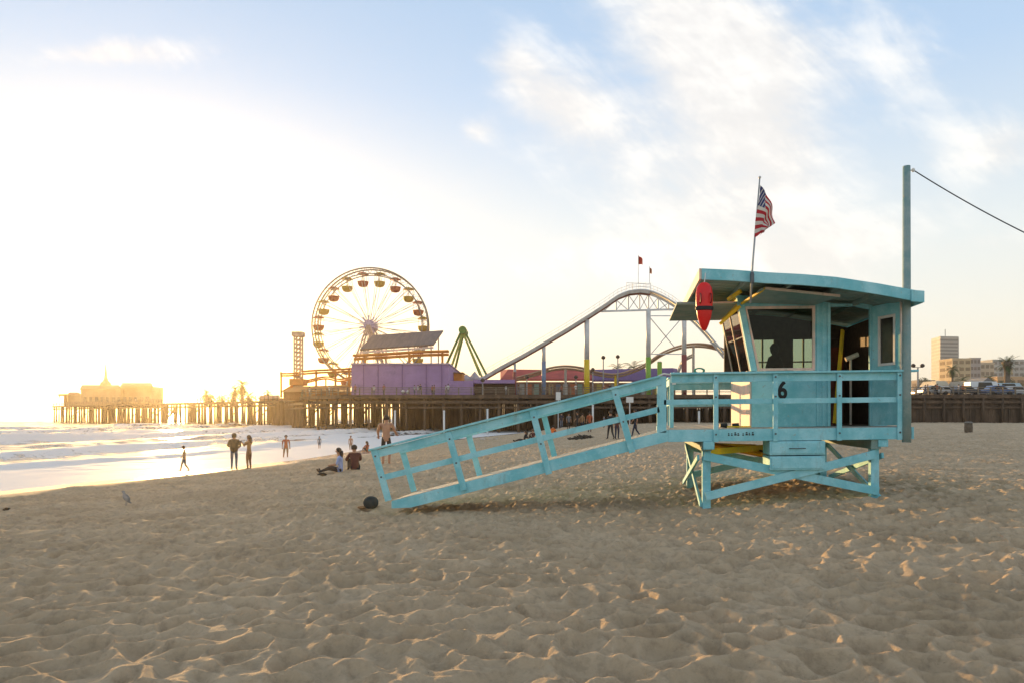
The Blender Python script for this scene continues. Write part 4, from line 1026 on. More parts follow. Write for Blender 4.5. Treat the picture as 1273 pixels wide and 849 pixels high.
small_flag(807.5, 331, 353, CY, (.55, .20, .08), 'small orange flag on the shorter coaster pole', 4, 8)

# ------------------------------------------------------------------ far end of the pier
def end_building():
    Yq = 258
    B = thing('pier_end_restaurant', 'gabled restaurant with a slender spire at pier end', 'building', tuple(WP(140, 505, Yq)))
    W_ = mat('sandy_wall', (.34, .26, .16), .8, .25, .2)
    Bx(84, 100, 490, 506, Yq, 9, 'wall', W_, B); Bx(100.3, 150, 483, 506, Yq, 10, 'wall', W_, B); Bx(150.3, 188, 480, 506, Yq+2, 9, 'wall', W_, B)
    for x0, x1, ye, yr, d in ((84, 100, 490, 487, 9), (100, 150, 483, 478, 10), (150, 190, 480, 475.5, 9)):
        a, b_ = WP(x0-1, ye, Yq-.5), WP(x1+1, ye, Yq-.5); r0, r1 = WP(x0+2, yr, Yq+d/2), WP(x1-2, yr, Yq+d/2); c_, dd_ = WP(x1+1, ye, Yq+d+.5), WP(x0-1, ye, Yq+d+.5); c_.z = a.z; dd_.z = a.z
        m = MB(); m.add([a, b_, c_, dd_, r0, r1], [(0, 1, 2, 3), (0, 4, 5, 1), (1, 5, 2), (2, 5, 4, 3), (3, 4, 0)]); m.build('roof', mat('tile_roof', (.24, .14, .08), .8), B)
    for px in range(104, 186, 7): Bx(px, px+3.5, 493, 499, Yq-.15, .3, 'window', mat('dark_pane', (.05, .06, .07), .15), B)
    m = MB(); p = WP(131.5, 480, Yq+5); m.lathe([(2.2, -1), (2.0, 1.2), (1.0, 2.2), (.55, 3.5), (.35, 6), (.05, 9.5)], p, 8); m.build('spire', W_, B)
    return B
end_building()
G_ = thing('pier_hoist', 'hooked hoist frame near the seaward tip of pier', 'hoist', tuple(WP(80, 505, 257)))
m = MB(); m.bar(WP(81.5, 505, 257), WP(81.5, 490.5, 257), .9, .9); m.bar(WP(73, 490.5, 257), WP(83, 490.5, 257), .7, .8); m.bar(WP(74, 490.5, 257), WP(74, 494, 257), .3, .3); m.build('hoist_frame', PIERW, G_)

# ------------------------------------------------------------------ palms, lamps, small buildings on the pier and behind it
PALM_T = mat('palm_trunk', (.16, .12, .085), .9, .3, 3); PALM_L = mat('palm_fronds', (.055, .085, .025), .7, .45, 1.5)
def palm(p, h, r, label, grp, nf=22, lean=0.0, cat='palm tree', droop=1.0):
    o = thing('palm_tree', label, cat, tuple(p), grp); p = Vector(p)
    pts = [p+Vector((lean*h*(k/5)**2, 0, h*k/5)) for k in range(6)]
    m = MB(); m.tube([pts[0]-Vector((0, 0, .5))]+pts[1:], [r*.14, .13*r, .12*r, .11*r, .11*r, .12*r], 8); m.build('trunk', PALM_T, o, smooth=True)
    m = MB(); top = pts[-1]
    for k in range(nf):
        a = 2.399*k+random.uniform(-.2, .2); el = R(75-150*(k/nf)**1.1+random.uniform(-8, 8)); L_ = r*random.uniform(.85, 1.1); seg = 6; prev = top; up_ = el
        dirh = Vector((math.cos(a), math.sin(a), 0)); side = Vector((-math.sin(a), math.cos(a), 0)); pp = []
        for q in range(seg+1):
            pp.append(prev.copy()); prev = prev+(dirh*math.cos(up_)+Vector((0, 0, math.sin(up_))))*L_/seg; up_ -= droop*.26
        for q in range(seg):
            wa, wb = r*.27*math.sin(math.pi*(q+.4)/(seg+.9)), r*.27*math.sin(math.pi*(q+1.4)/(seg+.9))
            for s_ in (-1, 1):
                dz_ = Vector((0, 0, -.5))
                for g in (0, .5):      # split leaflets
                    a0 = pp[q].lerp(pp[q+1], g); b0 = pp[q].lerp(pp[q+1], g+.36); tip = b0+(side*s_+dz_*.7)*(wa+(wb-wa)*g)+(pp[q+1]-pp[q])*.5
                    m.add([a0, b0, tip], [(0, 1, 2)])
    m.build('crown', PALM_L, o); return o
random.seed(21)
for i, (px, py, Yq, r, lab) in enumerate([(257, 489, 205, 2.6, 'low bushy palm nearest the sun on the outer pier'), (262, 494, 198, 2.0, 'short palm just right of the bushy one on pier'), (276, 494, 200, 2.0, 'stubby palm left of the tallest pier palm'),
        (301, 477.5, 185, 2.5, 'tallest slim palm on the outer pier'), (292, 484, 190, 1.9, 'slim palm left beside the tallest pier palm'), (291, 493, 187, 2.2, 'low palm under the slim pair on pier'), (309, 492, 180, 2.4, 'low palm right of the tallest pier palm'), (333, 488, 172, 1.6, 'small palm above the pink-roofed hut')]):
    t_ = WP(px, py, Yq); palm((t_.x, t_.y, PZ-.2), t_.z-PZ, r*1.35, lab, 'palms on the outer pier', 30)
t_ = WP(788, 457, 142); palm((t_.x, t_.y, PZ-.2), t_.z-PZ, 3.0, 'feathery palm behind the purple midway hall', 'palms by the midway', 24)
t_ = WP(768, 458, 150); palm((t_.x, t_.y, PZ-.2), t_.z-PZ, 2.6, 'smaller palm left of the feathery midway palm', 'palms by the midway', 22)
B = thing('pier_hut', 'low hut with pinkish roof before the orange coaster', 'building', tuple(WP(335, 502, 158)))
Bx(322, 347, 494, 502, 160, 5, 'wall', mat('hut_wall', (.36, .2, .12)), B)
m = MB(); m.hexa([WP(320, 495, 159), WP(349, 495, 159), WP(349, 495, 166), WP(320, 495, 166), WP(325, 491, 161), WP(347, 491, 161), WP(347, 491, 164), WP(325, 491, 164)]); m.build('roof', mat('pink_roof', (.45, .25, .18)), B)
B = thing('snack_stand_row', 'orange-brown snack stands along the pier edge left of wheel', 'stall', tuple(WP(400, 490, 120)))
Bx(352, 436, 485.5, 497, 121, 6, 'wall', mat('stand_wall', (.34, .16, .06), .8, .4, .4), B)
m = MB(); m.hexa([WP(350, 487, 120), WP(437, 485, 120), WP(437, 485, 128), WP(350, 487, 128), WP(366, 480, 123), WP(432, 478, 123), WP(432, 478, 126), WP(366, 480, 126)]); m.build('roof', mat('stand_roof', (.42, .2, .07), .8, .3, .4), B)
# lamp posts along the pier
def lamp(px, py, Yq, lab, grp, two=False, r=.09):
    a = WP(px, py, Yq); o = thing('lamp_post', lab, 'lamp post', (a.x, a.y, PZ), grp)
    m = MB(); m.tube([(a.x, a.y, PZ), (a.x, a.y, a.z)], [r*1.3, r], 8); m.build('pole_shaft', GREY, o)
    m = MB()
    for s_ in ((-1, 1) if two else (0,)): m.lathe([(.05, -.1), (.32, .05), (.36, .3), (.15, .55)], (a.x+s_*.75, a.y, a.z), 8)
    if two: m.bar((a.x-.75, a.y, a.z-.05), (a.x+.75, a.y, a.z-.05), .08, .08)
    m.build('lamp_head', DARKW, o, smooth=True)
for i, (px, py) in enumerate([(600, 474), (655, 470), (737, 461), (750, 446), (768, 445), (716, 470)]):
    lamp(px, py, 110+i*1.7, ['lamp post by the annex end', 'lamp post before the red hall', 'lamp post beside the yellow coaster column', 'taller lamp post right of the yellow column', 'thin lamp post before the purple hall', 'lamp post left of the yellow column'][i], 'lamp posts on the pier')
lamp(1141, 456, 112, 'twin lamp post close right of the hut pole', 'lamp posts on the landward pier', True, .12)
a = WP(1252, 450, 118)
PT = palm((a.x, a.y, PZ-.2), a.z-PZ, 2.0, 'thick-trunked palm with clipped crown near the town roofs', None, 26, droop=.5)
bpy.data.objects.remove([c for c in PT.children if c.name.startswith('trunk')][0])
m = MB(); m.tube([(a.x, a.y, PZ-.5), (a.x, a.y, PZ+2), (a.x, a.y, a.z)], [.62, .46, .42], 10); m.lathe([(.45, -1.2), (.75, -.3), (.85, 0), (.3, .2)], a, 10); m.build('trunk', PALM_T, PT, smooth=True)
t_ = WP(1184, 458, 190); palm((t_.x, t_.y, PZ-.2), t_.z-PZ, 2.4, 'small palm before the foot of the office tower', 'palms by the town', 24)
t_ = WP(1196, 472, 170); palm((t_.x, t_.y, PZ-.2), t_.z-PZ, 2.2, 'low round palm right of the office tower', 'palms by the town', 24)
t_ = WP(1230, 470, 210); palm((t_.x, t_.y, PZ-.2), t_.z-PZ, 2.4, 'palm left of the thick-trunked palm', 'palms by the town', 24)

# parked vehicles and stalls on the landward pier
def vehicle(px, Yq, rgb, lab, L_=4.4, h_=1.5, van=False):
    c_ = WP(px, 490, Yq); o = thing('parked_car' if not van else 'parked_van', lab, 'car' if not van else 'van', (c_.x, c_.y, PZ), 'vehicles parked on the landward pier')
    x, y = c_.x, c_.y; m = MB(); hh = h_
    if van: prof = [(-L_/2, .35), (-L_/2, hh), (L_/2-.9, hh), (L_/2-.2, hh*.55), (L_/2, hh*.5), (L_/2, .35)]
    else: prof = [(-L_/2, .35), (-L_/2, .85), (-L_/2+.5, .95), (-L_/2+1.0, hh), (L_/2-1.7, hh), (L_/2-1.0, .95), (L_/2-.1, .85), (L_/2, .35)]
    m.prism([(x+a, y-.85, PZ+b_) for a, b_ in prof], (0, 1.7, 0)); bm_ = mat('car_paint_'+str(px), rgb, .25, .03, spec=.6); m.build('body', bm_, o, bevel=.08)
    m = MB(); m.prism([(x-L_/2+1.15, y-.87, PZ+.97), (x-L_/2+1.3, y-.87, PZ+hh-.1), (x+L_/2-1.8, y-.87, PZ+hh-.1), (x+L_/2-1.25, y-.87, PZ+.97)], (0, 1.74, 0)); m.build('window', mat('car_glass', (.02, .025, .03), .1), o)
    for s_ in (-1, 1):
        m = MB(); m.tube([(x+s_*L_*.31, y-.9, PZ+.33), (x+s_*L_*.31, y-.65, PZ+.33)], .33, 12); wv_ = m.build('wheel', BLACK, o)
for v in [(1161, 109, (.5, .5, .5), 'silver car on the pier left of office tower'), (1172, 112, (.75, .75, .72), 'white car on the pier below the office tower'), (1199, 110, (.04, .05, .07), 'black car below the flat-roofed stall'),
          (1240, 109, (.08, .14, .30), 'blue car left of the thick-trunked palm'), (1262, 111, (.55, .56, .56), 'pale grey car right of the thick-trunked palm'), (1150, 116, (.1, .1, .1), 'dark car beside the twin lamp post')]: vehicle(*v)
vehicle(1222, 113, (.72, .74, .75), 'white van behind the pier rail', 5.2, 2.3, True)
vehicle(1251, 116, (.42, .55, .62), 'pale blue van behind the thick-trunked palm', 5.2, 2.2, True)
def stall(pxa, pxb, py, Yq, rc_, lab, gable=False):
    a, b_ = WP(pxa, 490, Yq), WP(pxb, 490, Yq); zt_ = WP(pxa, py, Yq).z; o = thing('pier_stall', lab, 'stall', (a.x, a.y, PZ))
    m = MB()
    for x in (a.x, (a.x+b_.x)/2, b_.x):
        for y in (Yq, Yq+4): m.bar((x, y, PZ), (x, y, zt_-.8), .15, .15)
    m.build('frame', GREY, o); m = MB()
    if gable:
        c_ = (a.x+b_.x)/2; m.prism([(a.x-.4, Yq-.4, zt_-1.4), (b_.x+.4, Yq-.4, zt_-1.4), (c_, Yq-.4, zt_)], (0, 5, 0))
    else: m.hexa([(a.x-.4, Yq-.5, zt_-.9), (b_.x+.4, Yq-.5, zt_-.9), (b_.x+.4, Yq+4.5, zt_-.9), (a.x-.4, Yq+4.5, zt_-.9), (a.x, Yq, zt_), (b_.x, Yq, zt_), (b_.x, Yq+4, zt_), (a.x, Yq+4, zt_)])
    m.build('roof', mat('stall_roof_'+str(pxa), rc_, .7), o); m = MB(); m.box(a.x, b_.x, Yq+.3, Yq+3.5, PZ, PZ+1.1); m.build('counter', DARKW, o)
stall(1200, 1216, 473, 120, (.42, .36, .28), 'flat beige-roofed stall on the pier'); stall(1217, 1236, 469, 124, (.22, .22, .22), 'grey gabled pavilion on the landward pier', True)
stall(1164, 1176, 473, 124, (.55, .48, .36), 'cream-roofed stall below the office tower')

# ------------------------------------------------------------------ town behind
def block(pxa, pxb, pyt, Yq, depth, rgb, lab, floors, left=True, name='town_building', base=3.0):
    a, b_ = WP(pxa, 0, Yq).x, WP(pxb, 0, Yq).x; zt_ = WP(0, pyt, Yq).z; o = thing(name, lab, 'building', (a, Yq, base))
    wm = mat('wall_'+str(pxa), rgb, .8, .12, .05); m = MB(); m.box(a, b_, Yq, Yq+depth, base, zt_); m.build('wall', wm, o)
    m = MB(); m.box(a-.3, b_+.3, Yq-.3, Yq+depth+.3, zt_+.02, zt_+1.2); m.build('parapet', wm, o)
    fh = (zt_-base)/floors; gl = mat('pane_'+str(pxa), (rgb[0]*.45, rgb[1]*.42, rgb[2]*.42), .7, .2, .3, spec=.1)
    for k in range(floors):
        z = base+fh*(k+.35); n_ = max(3, int((b_-a)/5))
        if b_-a > 45: n_ = 10
        for q in range(n_):
            x0 = a+(b_-a)*(q+.14)/n_; x1 = a+(b_-a)*(q+.86)/n_; m = MB(); m.box(x0, x1, Yq-.12, Yq+.02, z, z+fh*.5); m.build('window', gl, o)
        n2_ = 2 if depth < 25 else 1
        if b_-a < 45:
            for q in range(n2_):
                y0 = Yq+depth*(q+.14)/n2_; y1 = Yq+depth*(q+.86)/n2_; m = MB(); m.box(a-.12, a+.02, y0, y1, z, z+fh*.5); m.build('window', gl, o)
    return o
# the office tower, turned so its sunlit flank shows
Yq = 600; ax_, bx_ = WP(1169, 0, Yq).x, WP(1194.5, 0, Yq).x; cx_ = WP(1161, 0, Yq+18).x; zt_ = WP(0, 418, Yq).z
OT = thing('office_tower', 'tall pale office tower with sunlit flank beyond the pier', 'building', (ax_, Yq, 3))
wm = mat('tower_concrete', (.40, .38, .35), .7, .08, .05); m = MB(); ring = [(ax_, Yq), (bx_, Yq+3), (bx_+14, Yq+24), (cx_, Yq+22)]
m.add([(x, y, 3) for x, y in ring]+[(x, y, zt_) for x, y in ring], [(0, 1, 2, 3), (4, 5, 6, 7), (0, 1, 5, 4), (1, 2, 6, 5), (2, 3, 7, 6), (3, 0, 4, 7)]); m.build('wall', wm, OT)
gl = mat('tower_glazing', (.17, .17, .17), .3, .1, .1)
for k in range(20):
    z = 8+k*(zt_-9)/20; m = MB(); c3 = [Vector(q+(0,)) for q in (ring[3], ring[0], ring[1])]
    for p, q in ((c3[0].lerp(c3[1], .06), c3[1]), (c3[1], c3[2].lerp(c3[1], .04))):
        d = q-p; nr = Vector((d.y, -d.x, 0)).normalized()*.12
        m.hexa([tuple(v+Vector((0, 0, zz))) for zz in (z, z+1.6) for v in (p+nr, q+nr, q, p)])
    m.build('window_band', gl, OT)
m = MB(); p = WP(1175, 418, Yq+8); m.tube([p, p+Vector((0, 0, 6))], .3, 5); m.build('antenna', GREY, OT)
block(1184, 1207, 447, 520, 16, (.52, .40, .24), 'warm ochre mid-rise right of the office tower', 8)
block(1206, 1219, 446, 640, 24, (.33, .30, .30), 'grey mid-rise with rounded top behind the ochre one', 8)
block(1219, 1236, 452, 660, 20, (.48, .38, .27), 'stepped sunlit block left of the long grey hotel', 7)
block(1234, 1300, 448, 700, 30, (.40, .39, .37), 'long grey hotel at the edge of town', 9)
block(1240, 1275, 470, 430, 14, (.50, .32, .18), 'low orange-lit block before the long hotel', 3)
block(1140, 1162, 474, 520, 14, (.34, .28, .24), 'low brownish block left of the office tower', 3)
# wooded bluff behind the town and a hazy ridge
TREE_L = mat('bluff_foliage', (.060, .075, .030), .9, .5, .5); 
random.seed(3)
def tree(px, pt, Yq, rw, lab, grp='trees between the town buildings', base=3.0):
    tp = WP(px, pt, Yq); h = tp.z-base; o = thing('broadleaf_tree', lab, 'tree', (tp.x, Yq, base), grp)
    m = MB(); m.tube([(tp.x, Yq, base-1), (tp.x, Yq, base+h*.5)], [.5, .3], 7)
    for k in range(4): m.tube([(tp.x, Yq, base+h*.4), (tp.x+random.uniform(-rw, rw)*.6, Yq+random.uniform(-1, 1)*rw*.5, base+h*.75)], [.25, .1], 5)
    m.build('trunk', PALM_T, o)
    m = MB(); cs = [(random.uniform(-.6, .6)*rw, random.uniform(-.6, .6)*rw, random.uniform(.45, .85)*h) for _ in range(9)]
    for k in range(900):
        cx_, cy_, cz_ = random.choice(cs); v = Vector((random.gauss(0, 1), random.gauss(0, 1), random.gauss(0, 1))).normalized()*rw*.38*random.uniform(.5, 1.05)
        p = Vector((tp.x+cx_+v.x, Yq+cy_+v.y, base+cz_+v.z*.8)); s_ = random.uniform(.3, .6)
        a = Vector((random.gauss(0, 1), random.gauss(0, 1), random.gauss(0, 1))).normalized()*s_; b_ = a.orthogonal().normalized()*s_
        m.add([p-a, p-b_, p+a, p+b_], [(0, 1, 2, 3)])
    m.build('crown', TREE_L, o)
for i, (px, pt, Yq, rw) in enumerate([(1148, 466, 420, 7), (1157, 470, 380, 6), (1200, 471, 330, 6), (1212, 468, 400, 7), (1236, 465, 420, 7), (1262, 467, 360, 8), (1272, 462, 450, 9)]):
    tree(px, pt, Yq, rw, ['tree nearest the twin lamp post beyond the pier', 'small tree left of the office tower foot', 'tree in front of the ochre mid-rise', 'tree behind the gabled pavilion', 'tree by the stepped sunlit block', 'tree right of the thick-trunked palm', 'tallest tree at the right edge of town'][i])
# hills
m_h = mat('hill_scrub', (.10, .10, .075), .95, .3, .01)
hx = np.linspace(600, 2600, 90); hy = np.linspace(1900, 3200, 24); HX, HY = np.meshgrid(hx, hy)
HZ_ = 4+(95*np.exp(-((HX-1380)/330)**2)+60*np.exp(-((HX-2050)/420)**2))*np.sin(np.clip((HY-1900)/1300, 0, 1)*math.pi)*(1+.35*(vnoise(HX*.01, HY*.01, 3)-.5)+.2*(vnoise(HX*.03, HY*.03, 5)-.5))
o = grid_mesh('hills', hx, hy, HZ_, m_h); tag(o, kind='structure')
m = MB(); m.box(12, 1500, 190, 1900, -2, 3.0); o = m.build('town_terrain', mat('town_ground', (.20, .17, .13), .9, .3, .05)); tag(o, kind='structure')
# ------------------------------------------------------------------ people
SKINM = mat('skin', (.42, .22, .13), .55, .08); HAIRD = mat('dark_hair', (.03, .02, .013), .6, .3); HAIRB = mat('brown_hair', (.10, .05, .025), .6, .3)
STAND = dict(pelvis=(0, 0, .53), waist=(0, 0, .61), chest=(0, 0, .73), neck=(0, .0, .835), headb=(0, .008, .875), head=(0, .012, .925), headt=(0, .008, .968),
    shL=(-.105, 0, .80), elL=(-.135, -.01, .64), wrL=(-.14, .03, .50), shR=(.105, 0, .80), elR=(.135, -.01, .64), wrR=(.14, .03, .50),
    hipL=(-.052, 0, .50), knL=(-.057, .012, .275), anL=(-.058, -.012, .045), toL=(-.066, .085, .018), hipR=(.052, 0, .50), knR=(.057, .012, .275), anR=(.058, -.012, .045), toR=(.066, .085, .018))
RAD = dict(pelvis=(.082, .062), waist=(.072, .052), chest=(.088, .060), neck=.032, headb=.040, head=.056, headt=.040, shL=.040, elL=.026, wrL=.018, shR=.040, elR=.026, wrR=.018,
    hipL=.056, knL=.036, anL=.023, toL=.020, hipR=.056, knR=.036, anR=.023, toR=.020)
EDG = [('pelvis', 'waist'), ('waist', 'chest'), ('chest', 'neck'), ('neck', 'headb'), ('headb', 'head'), ('head', 'headt'), ('chest', 'shL'), ('shL', 'elL'), ('elL', 'wrL'), ('chest', 'shR'), ('shR', 'elR'), ('elR', 'wrR'),
    ('pelvis', 'hipL'), ('hipL', 'knL'), ('knL', 'anL'), ('anL', 'toL'), ('pelvis', 'hipR'), ('hipR', 'knR'), ('knR', 'anR'), ('anR', 'toR')]
SEGK = {}
for e in EDG:
    k = 'legs'
    if e[1] in ('waist', 'chest', 'shL', 'shR'): k = 'torso'
    if e[1] in ('elL', 'elR'): k = 'upper'
    if e[1] in ('wrL', 'wrR'): k = 'fore'
    if e[1] in ('neck', 'headb', 'head', 'headt'): k = 'head'
    if e[1] in ('anL', 'anR'): k = 'shin'
    if e[1] in ('toL', 'toR'): k = 'foot'
    SEGK[e] = k
def person(label, loc, H, heading, pose=None, cols=None, hair=(HAIRD, 'short'), bulk=1.0, lv=2, extra=None, cat='person', group=None):
    J = dict(STAND); J.update(pose or {})
    names = list(J); me = bpy.data.meshes.new('tmp')
    me.from_pydata([tuple(c*H for c in J[n_]) for n_ in names], [(names.index(a), names.index(b_)) for a, b_ in EDG], []); me.update()
    ob = bpy.data.objects.new('tmp', me); COL.objects.link(ob)
    md = ob.modifiers.new('s', 'SKIN'); md.use_smooth_shade = True; md.branch_smoothing = .4
    for i, n_ in enumerate(names):
        r = RAD[n_]; r = (r, r) if not isinstance(r, tuple) else r; bb = bulk if n_ in ('pelvis', 'waist', 'chest', 'shL', 'shR', 'elL', 'elR') else 1
        me.skin_vertices[0].data[i].radius = (r[0]*H*bb, r[1]*H*bb); me.skin_vertices[0].data[i].use_root = (n_ == 'pelvis')
    sb = ob.modifiers.new('u', 'SUBSURF'); sb.levels = lv; sb.render_levels = lv
    dg = bpy.context.evaluated_depsgraph_get(); dg.update(); ev = ob.evaluated_get(dg); nm = bpy.data.meshes.new_from_object(ev)
    bpy.data.objects.remove(ob)
    bm = bmesh.new(); bm.from_mesh(nm)
    for f in bm.faces:
        c_ = f.calc_center_median()/H; best = 9; kk = 'torso'
        for e in EDG:
            a = Vector(J[e[0]]); b_ = Vector(J[e[1]]); t_ = max(0, min(1, (c_-a).dot(b_-a)/max(1e-6, (b_-a).length_squared))); d_ = (c_-a.lerp(b_, t_)).length-(.03 if SEGK[e] in ('torso',) else 0)
            if d_ < best: best = d_; kk = SEGK[e]
        f.material_index = cols.get(kk, 0) if cols else 0; f.smooth = True
    hd = Vector(J['head'])*H; fw = (Vector(J['head'])-Vector(J['neck'])); fwd = Vector((0, 1, 0)); 
    # nose, ears, fingers grown onto the same mesh
    def blobm(c_, sx_, sy_, sz_, mi_=0):
        r_ = bmesh.ops.create_icosphere(bm, subdivisions=1, radius=1.0, matrix=Matrix.Translation(c_) @ Matrix.Diagonal((sx_, sy_, sz_, 1)))
        for v in r_['verts']:
            for f in v.link_faces: f.material_index = mi_; f.smooth = True
    hy_ = pose.get('look', 0) if pose else 0
    LR = Matrix.Rotation(R(hy_), 3, 'Z')
    blobm(hd+LR @ Vector((0, .056, -.006))*H, .009*H, .014*H, .012*H)
    blobm(hd+LR @ Vector((-.055, .0, -.004))*H, .006*H, .010*H, .014*H); blobm(hd+LR @ Vector((.055, .0, -.004))*H, .006*H, .010*H, .014*H)
    blobm(hd+LR @ Vector((0, .052, -.028))*H, .014*H, .006*H, .004*H)
    for s_, w_, e_ in ((-1, 'wrL', 'elL'), (1, 'wrR', 'elR')):
        wv_ = Vector(J[w_]); d = (wv_-Vector(J[e_])).normalized(); sd_ = d.cross(Vector((0, 0, 1)))
        if sd_.length < .1: sd_ = d.cross(Vector((1, 0, 0)))
        sd_.normalize(); nd = sd_.cross(d)
        pm = MB(); pm.tube([wv_*H, (wv_+d*.022)*H, (wv_+d*.045)*H], [.016*H, .020*H, .017*H], 6)
        for q in range(4):
            o_ = sd_*(-.015+.010*q); l_ = (.030, .036, .034, .026)[q]
            pm.tube([(wv_+d*.040+o_)*H, (wv_+d*(.040+l_*.6)+o_)*H, (wv_+d*(.038+l_)+o_-nd*.008)*H], [.0055*H, .005*H, .004*H], 5)
        pm.tube([(wv_+d*.015-sd_*.014)*H, (wv_+d*.03-sd_*.030-nd*.006)*H, (wv_+d*.048-sd_*.033-nd*.010)*H], [.006*H, .0055*H, .0045*H], 5)
        vs_ = [bm.verts.new(v) for v in pm.v]
        for f_ in pm.f:
            try: ff = bm.faces.new([vs_[i] for i in f_]); ff.material_index = 0; ff.smooth = True
            except ValueError: pass
    mi_list = [f.material_index for f in bm.faces]
    bm.to_mesh(nm); bm.free()
    nm.name = 'person'; nm.materials.clear()
    for m_ in (cols or {}).get('mats', [SKINM]): nm.materials.append(m_)
    nm.polygons.foreach_set('material_index', mi_list)
    o = bpy.data.objects.new('person', nm); COL.objects.link(o); o.location = loc; o.rotation_euler = (0, 0, R(heading)); tag(o, label, cat, group)
    def child(mb_, nm2, mt):
        me2 = bpy.data.meshes.new(nm2); me2.from_pydata([tuple(v) for v in mb_.v], [], mb_.f); me2.materials.append(mt); me2.polygons.foreach_set('use_smooth', [True]*len(me2.polygons))
        c2 = bpy.data.objects.new(nm2, me2); COL.objects.link(c2); c2.parent = o; return c2
    hm = MB(); hc = hd+LR @ Vector((0, -.010, .010))*H
    prof = [(.012, .062), (.042, .048), (.060, .022), (.063, -.005), (.056, -.030 if hair[1] != 'hood' else -.06), (.045, -.036)]
    hm.lathe([(a*H, b_*H) for a, b_ in prof[::-1]], hc, 12, 1, 1.02)
    if hair[1] == 'long': hm.tube([hc+Vector((0, -.045, -.01))*H, hc+Vector((0, -.060, -.08))*H, hc+Vector((0, -.055, -.17))*H], [.045*H, .042*H, .02*H], 8)
    # keep the face open: push the front of the cap back
    hm.v = [(v[0], min(v[1], hc.y+(.030*H if v[2] < hc.z+.02*H else .06*H)), v[2]) for v in hm.v]
    if hair[1] != 'none': child(hm, 'hair' if hair[1] != 'hood' else 'hood', hair[0])
    if extra: extra(o, child, H, J)
    return o
def cl(*m_):     # materials then a map of body regions
    return list(m_)
def cloth(nm, c_): return mat(nm, c_, .85, .15, 12, .3, 60)
def look(top, bot, shoe=HAIRD, sleeve='short', legs='long', bare=False):
    ms = [SKINM, top, bot, shoe]
    d = {'mats': ms, 'torso': 1, 'upper': 1, 'fore': 1 if sleeve == 'long' else 0, 'legs': 2, 'shin': 2 if legs == 'long' else 0, 'foot': 3, 'head': 0}
    if bare: d['torso'] = 0; d['upper'] = 0
    if legs == 'short': d['foot'] = 0
    return d
def feet(px, py): return on_ground(px, py)
def Hof(p, pyf, pyh): return (pyf-pyh)/FPX*p.y
WALK = dict(knL=(-.05, .07, .29), anL=(-.05, .12, .05), toL=(-.05, .20, .03), knR=(.05, -.02, .275), anR=(.05, -.16, .075), toR=(.05, -.09, .02), elL=(-.13, -.07, .66), wrL=(-.13, -.05, .53), elR=(.13, .05, .65), wrR=(.12, .13, .55))
tan_ = cloth('tan_cloth', (.30, .17, .08)); navy = cloth('navy_cloth', (.03, .035, .06)); olive = cloth('olive_jacket', (.12, .085, .045)); jean = cloth('faded_jeans', (.13, .15, .19)); rust = cloth('rust_shirt', (.40, .10, .04))
greyc = cloth('grey_cloth', (.18, .18, .19)); blk = cloth('black_cloth', (.025, .024, .026)); blue = cloth('pale_blue_top', (.30, .38, .62)); maroon = cloth('maroon_shirt', (.10, .035, .03)); orange = cloth('orange_shirt', (.75, .16, .02)); whitec = cloth('white_cloth', (.6, .6, .58))
p = feet(229, 586); person('person in a tan top walking along the waterline, furthest out', p, Hof(p, 586, 553), 100, dict(WALK, head=(0, .04, .92), headb=(0, .03, .87), headt=(0, .04, .96)), look(tan_, greyc, legs='short'), (HAIRB, 'short'))
def hoodx(o, child, H, J):
    m = MB(); m.lathe([(.07*H, 0), (.098*H, .02*H), (.115*H, .12*H), (.118*H, .22*H), (.10*H, .29*H), (.05*H, .325*H)], (0, -.005, .50*H), 14, 1, .78); child(m, 'jacket', olive)
p = feet(291, 583.5); person('person in a bulky hooded brown jacket standing by the surf', p, Hof(p, 583.5, 537.5), 15, dict(wrL=(-.11, .12, .62), elL=(-.16, 0, .65), elR=(.16, 0, .65), wrR=(.11, .12, .60)), look(olive, jean, sleeve='long'), (olive, 'hood'), 1.15, extra=hoodx)
def phonex(o, child, H, J):
    m = MB(); w_ = Vector(J['wrL'])*H; m.box(w_.x-.03*H, w_.x+.03*H, w_.y+.05*H, w_.y+.055*H, w_.z, w_.z+.075*H); child(m, 'phone', HAIRD)
p = feet(309.5, 583.5); person('person with long brown hair holding a phone up beside the jacketed figure', p, Hof(p, 583.5, 540), 70, dict(elL=(-.11, .07, .68), wrL=(-.08, .16, .76), elR=(.11, .06, .68), wrR=(.05, .15, .74)), look(tan_, cloth('brown_trousers', (.20, .10, .05)), sleeve='long'), (HAIRB, 'long'), extra=phonex)
p = feet(355.5, 571); person('person in a rust shirt and shorts standing at the water edge', p, Hof(p, 571, 540), -160, dict(anR=(.10, -.03, .05), toR=(.12, .07, .02), knR=(.08, 0, .28)), look(rust, tan_, legs='short'))
p = WP(397, 560, 57); p.z = WATER_Z+.05; person('small child standing in the shallow water beyond the seated pair', p, 1.05, 30, None, look(greyc, navy, legs='short'))
p = feet(436, 560); person('bare-chested child standing behind the seated pair', p, 1.25, 170, dict(), look(rust, tan_, legs='short', bare=True), (HAIRB, 'short'))
SIT = dict(pelvis=(0, 0, .065), waist=(0, .01, .15), chest=(0, .02, .27), neck=(0, .04, .375), headb=(0, .05, .415), head=(0, .06, .465), headt=(0, .058, .508), shL=(-.10, .02, .34), elL=(-.14, .06, .19), wrL=(-.09, .2, .17), shR=(.10, .02, .34), elR=(.14, .06, .19), wrR=(.09, .2, .17),
    hipL=(-.055, .0, .06), knL=(-.06, .24, .10), anL=(-.06, .45, .03), toL=(-.07, .49, .10), hipR=(.055, 0, .06), knR=(.06, .24, .12), anR=(.05, .44, .03), toR=(.06, .48, .10))
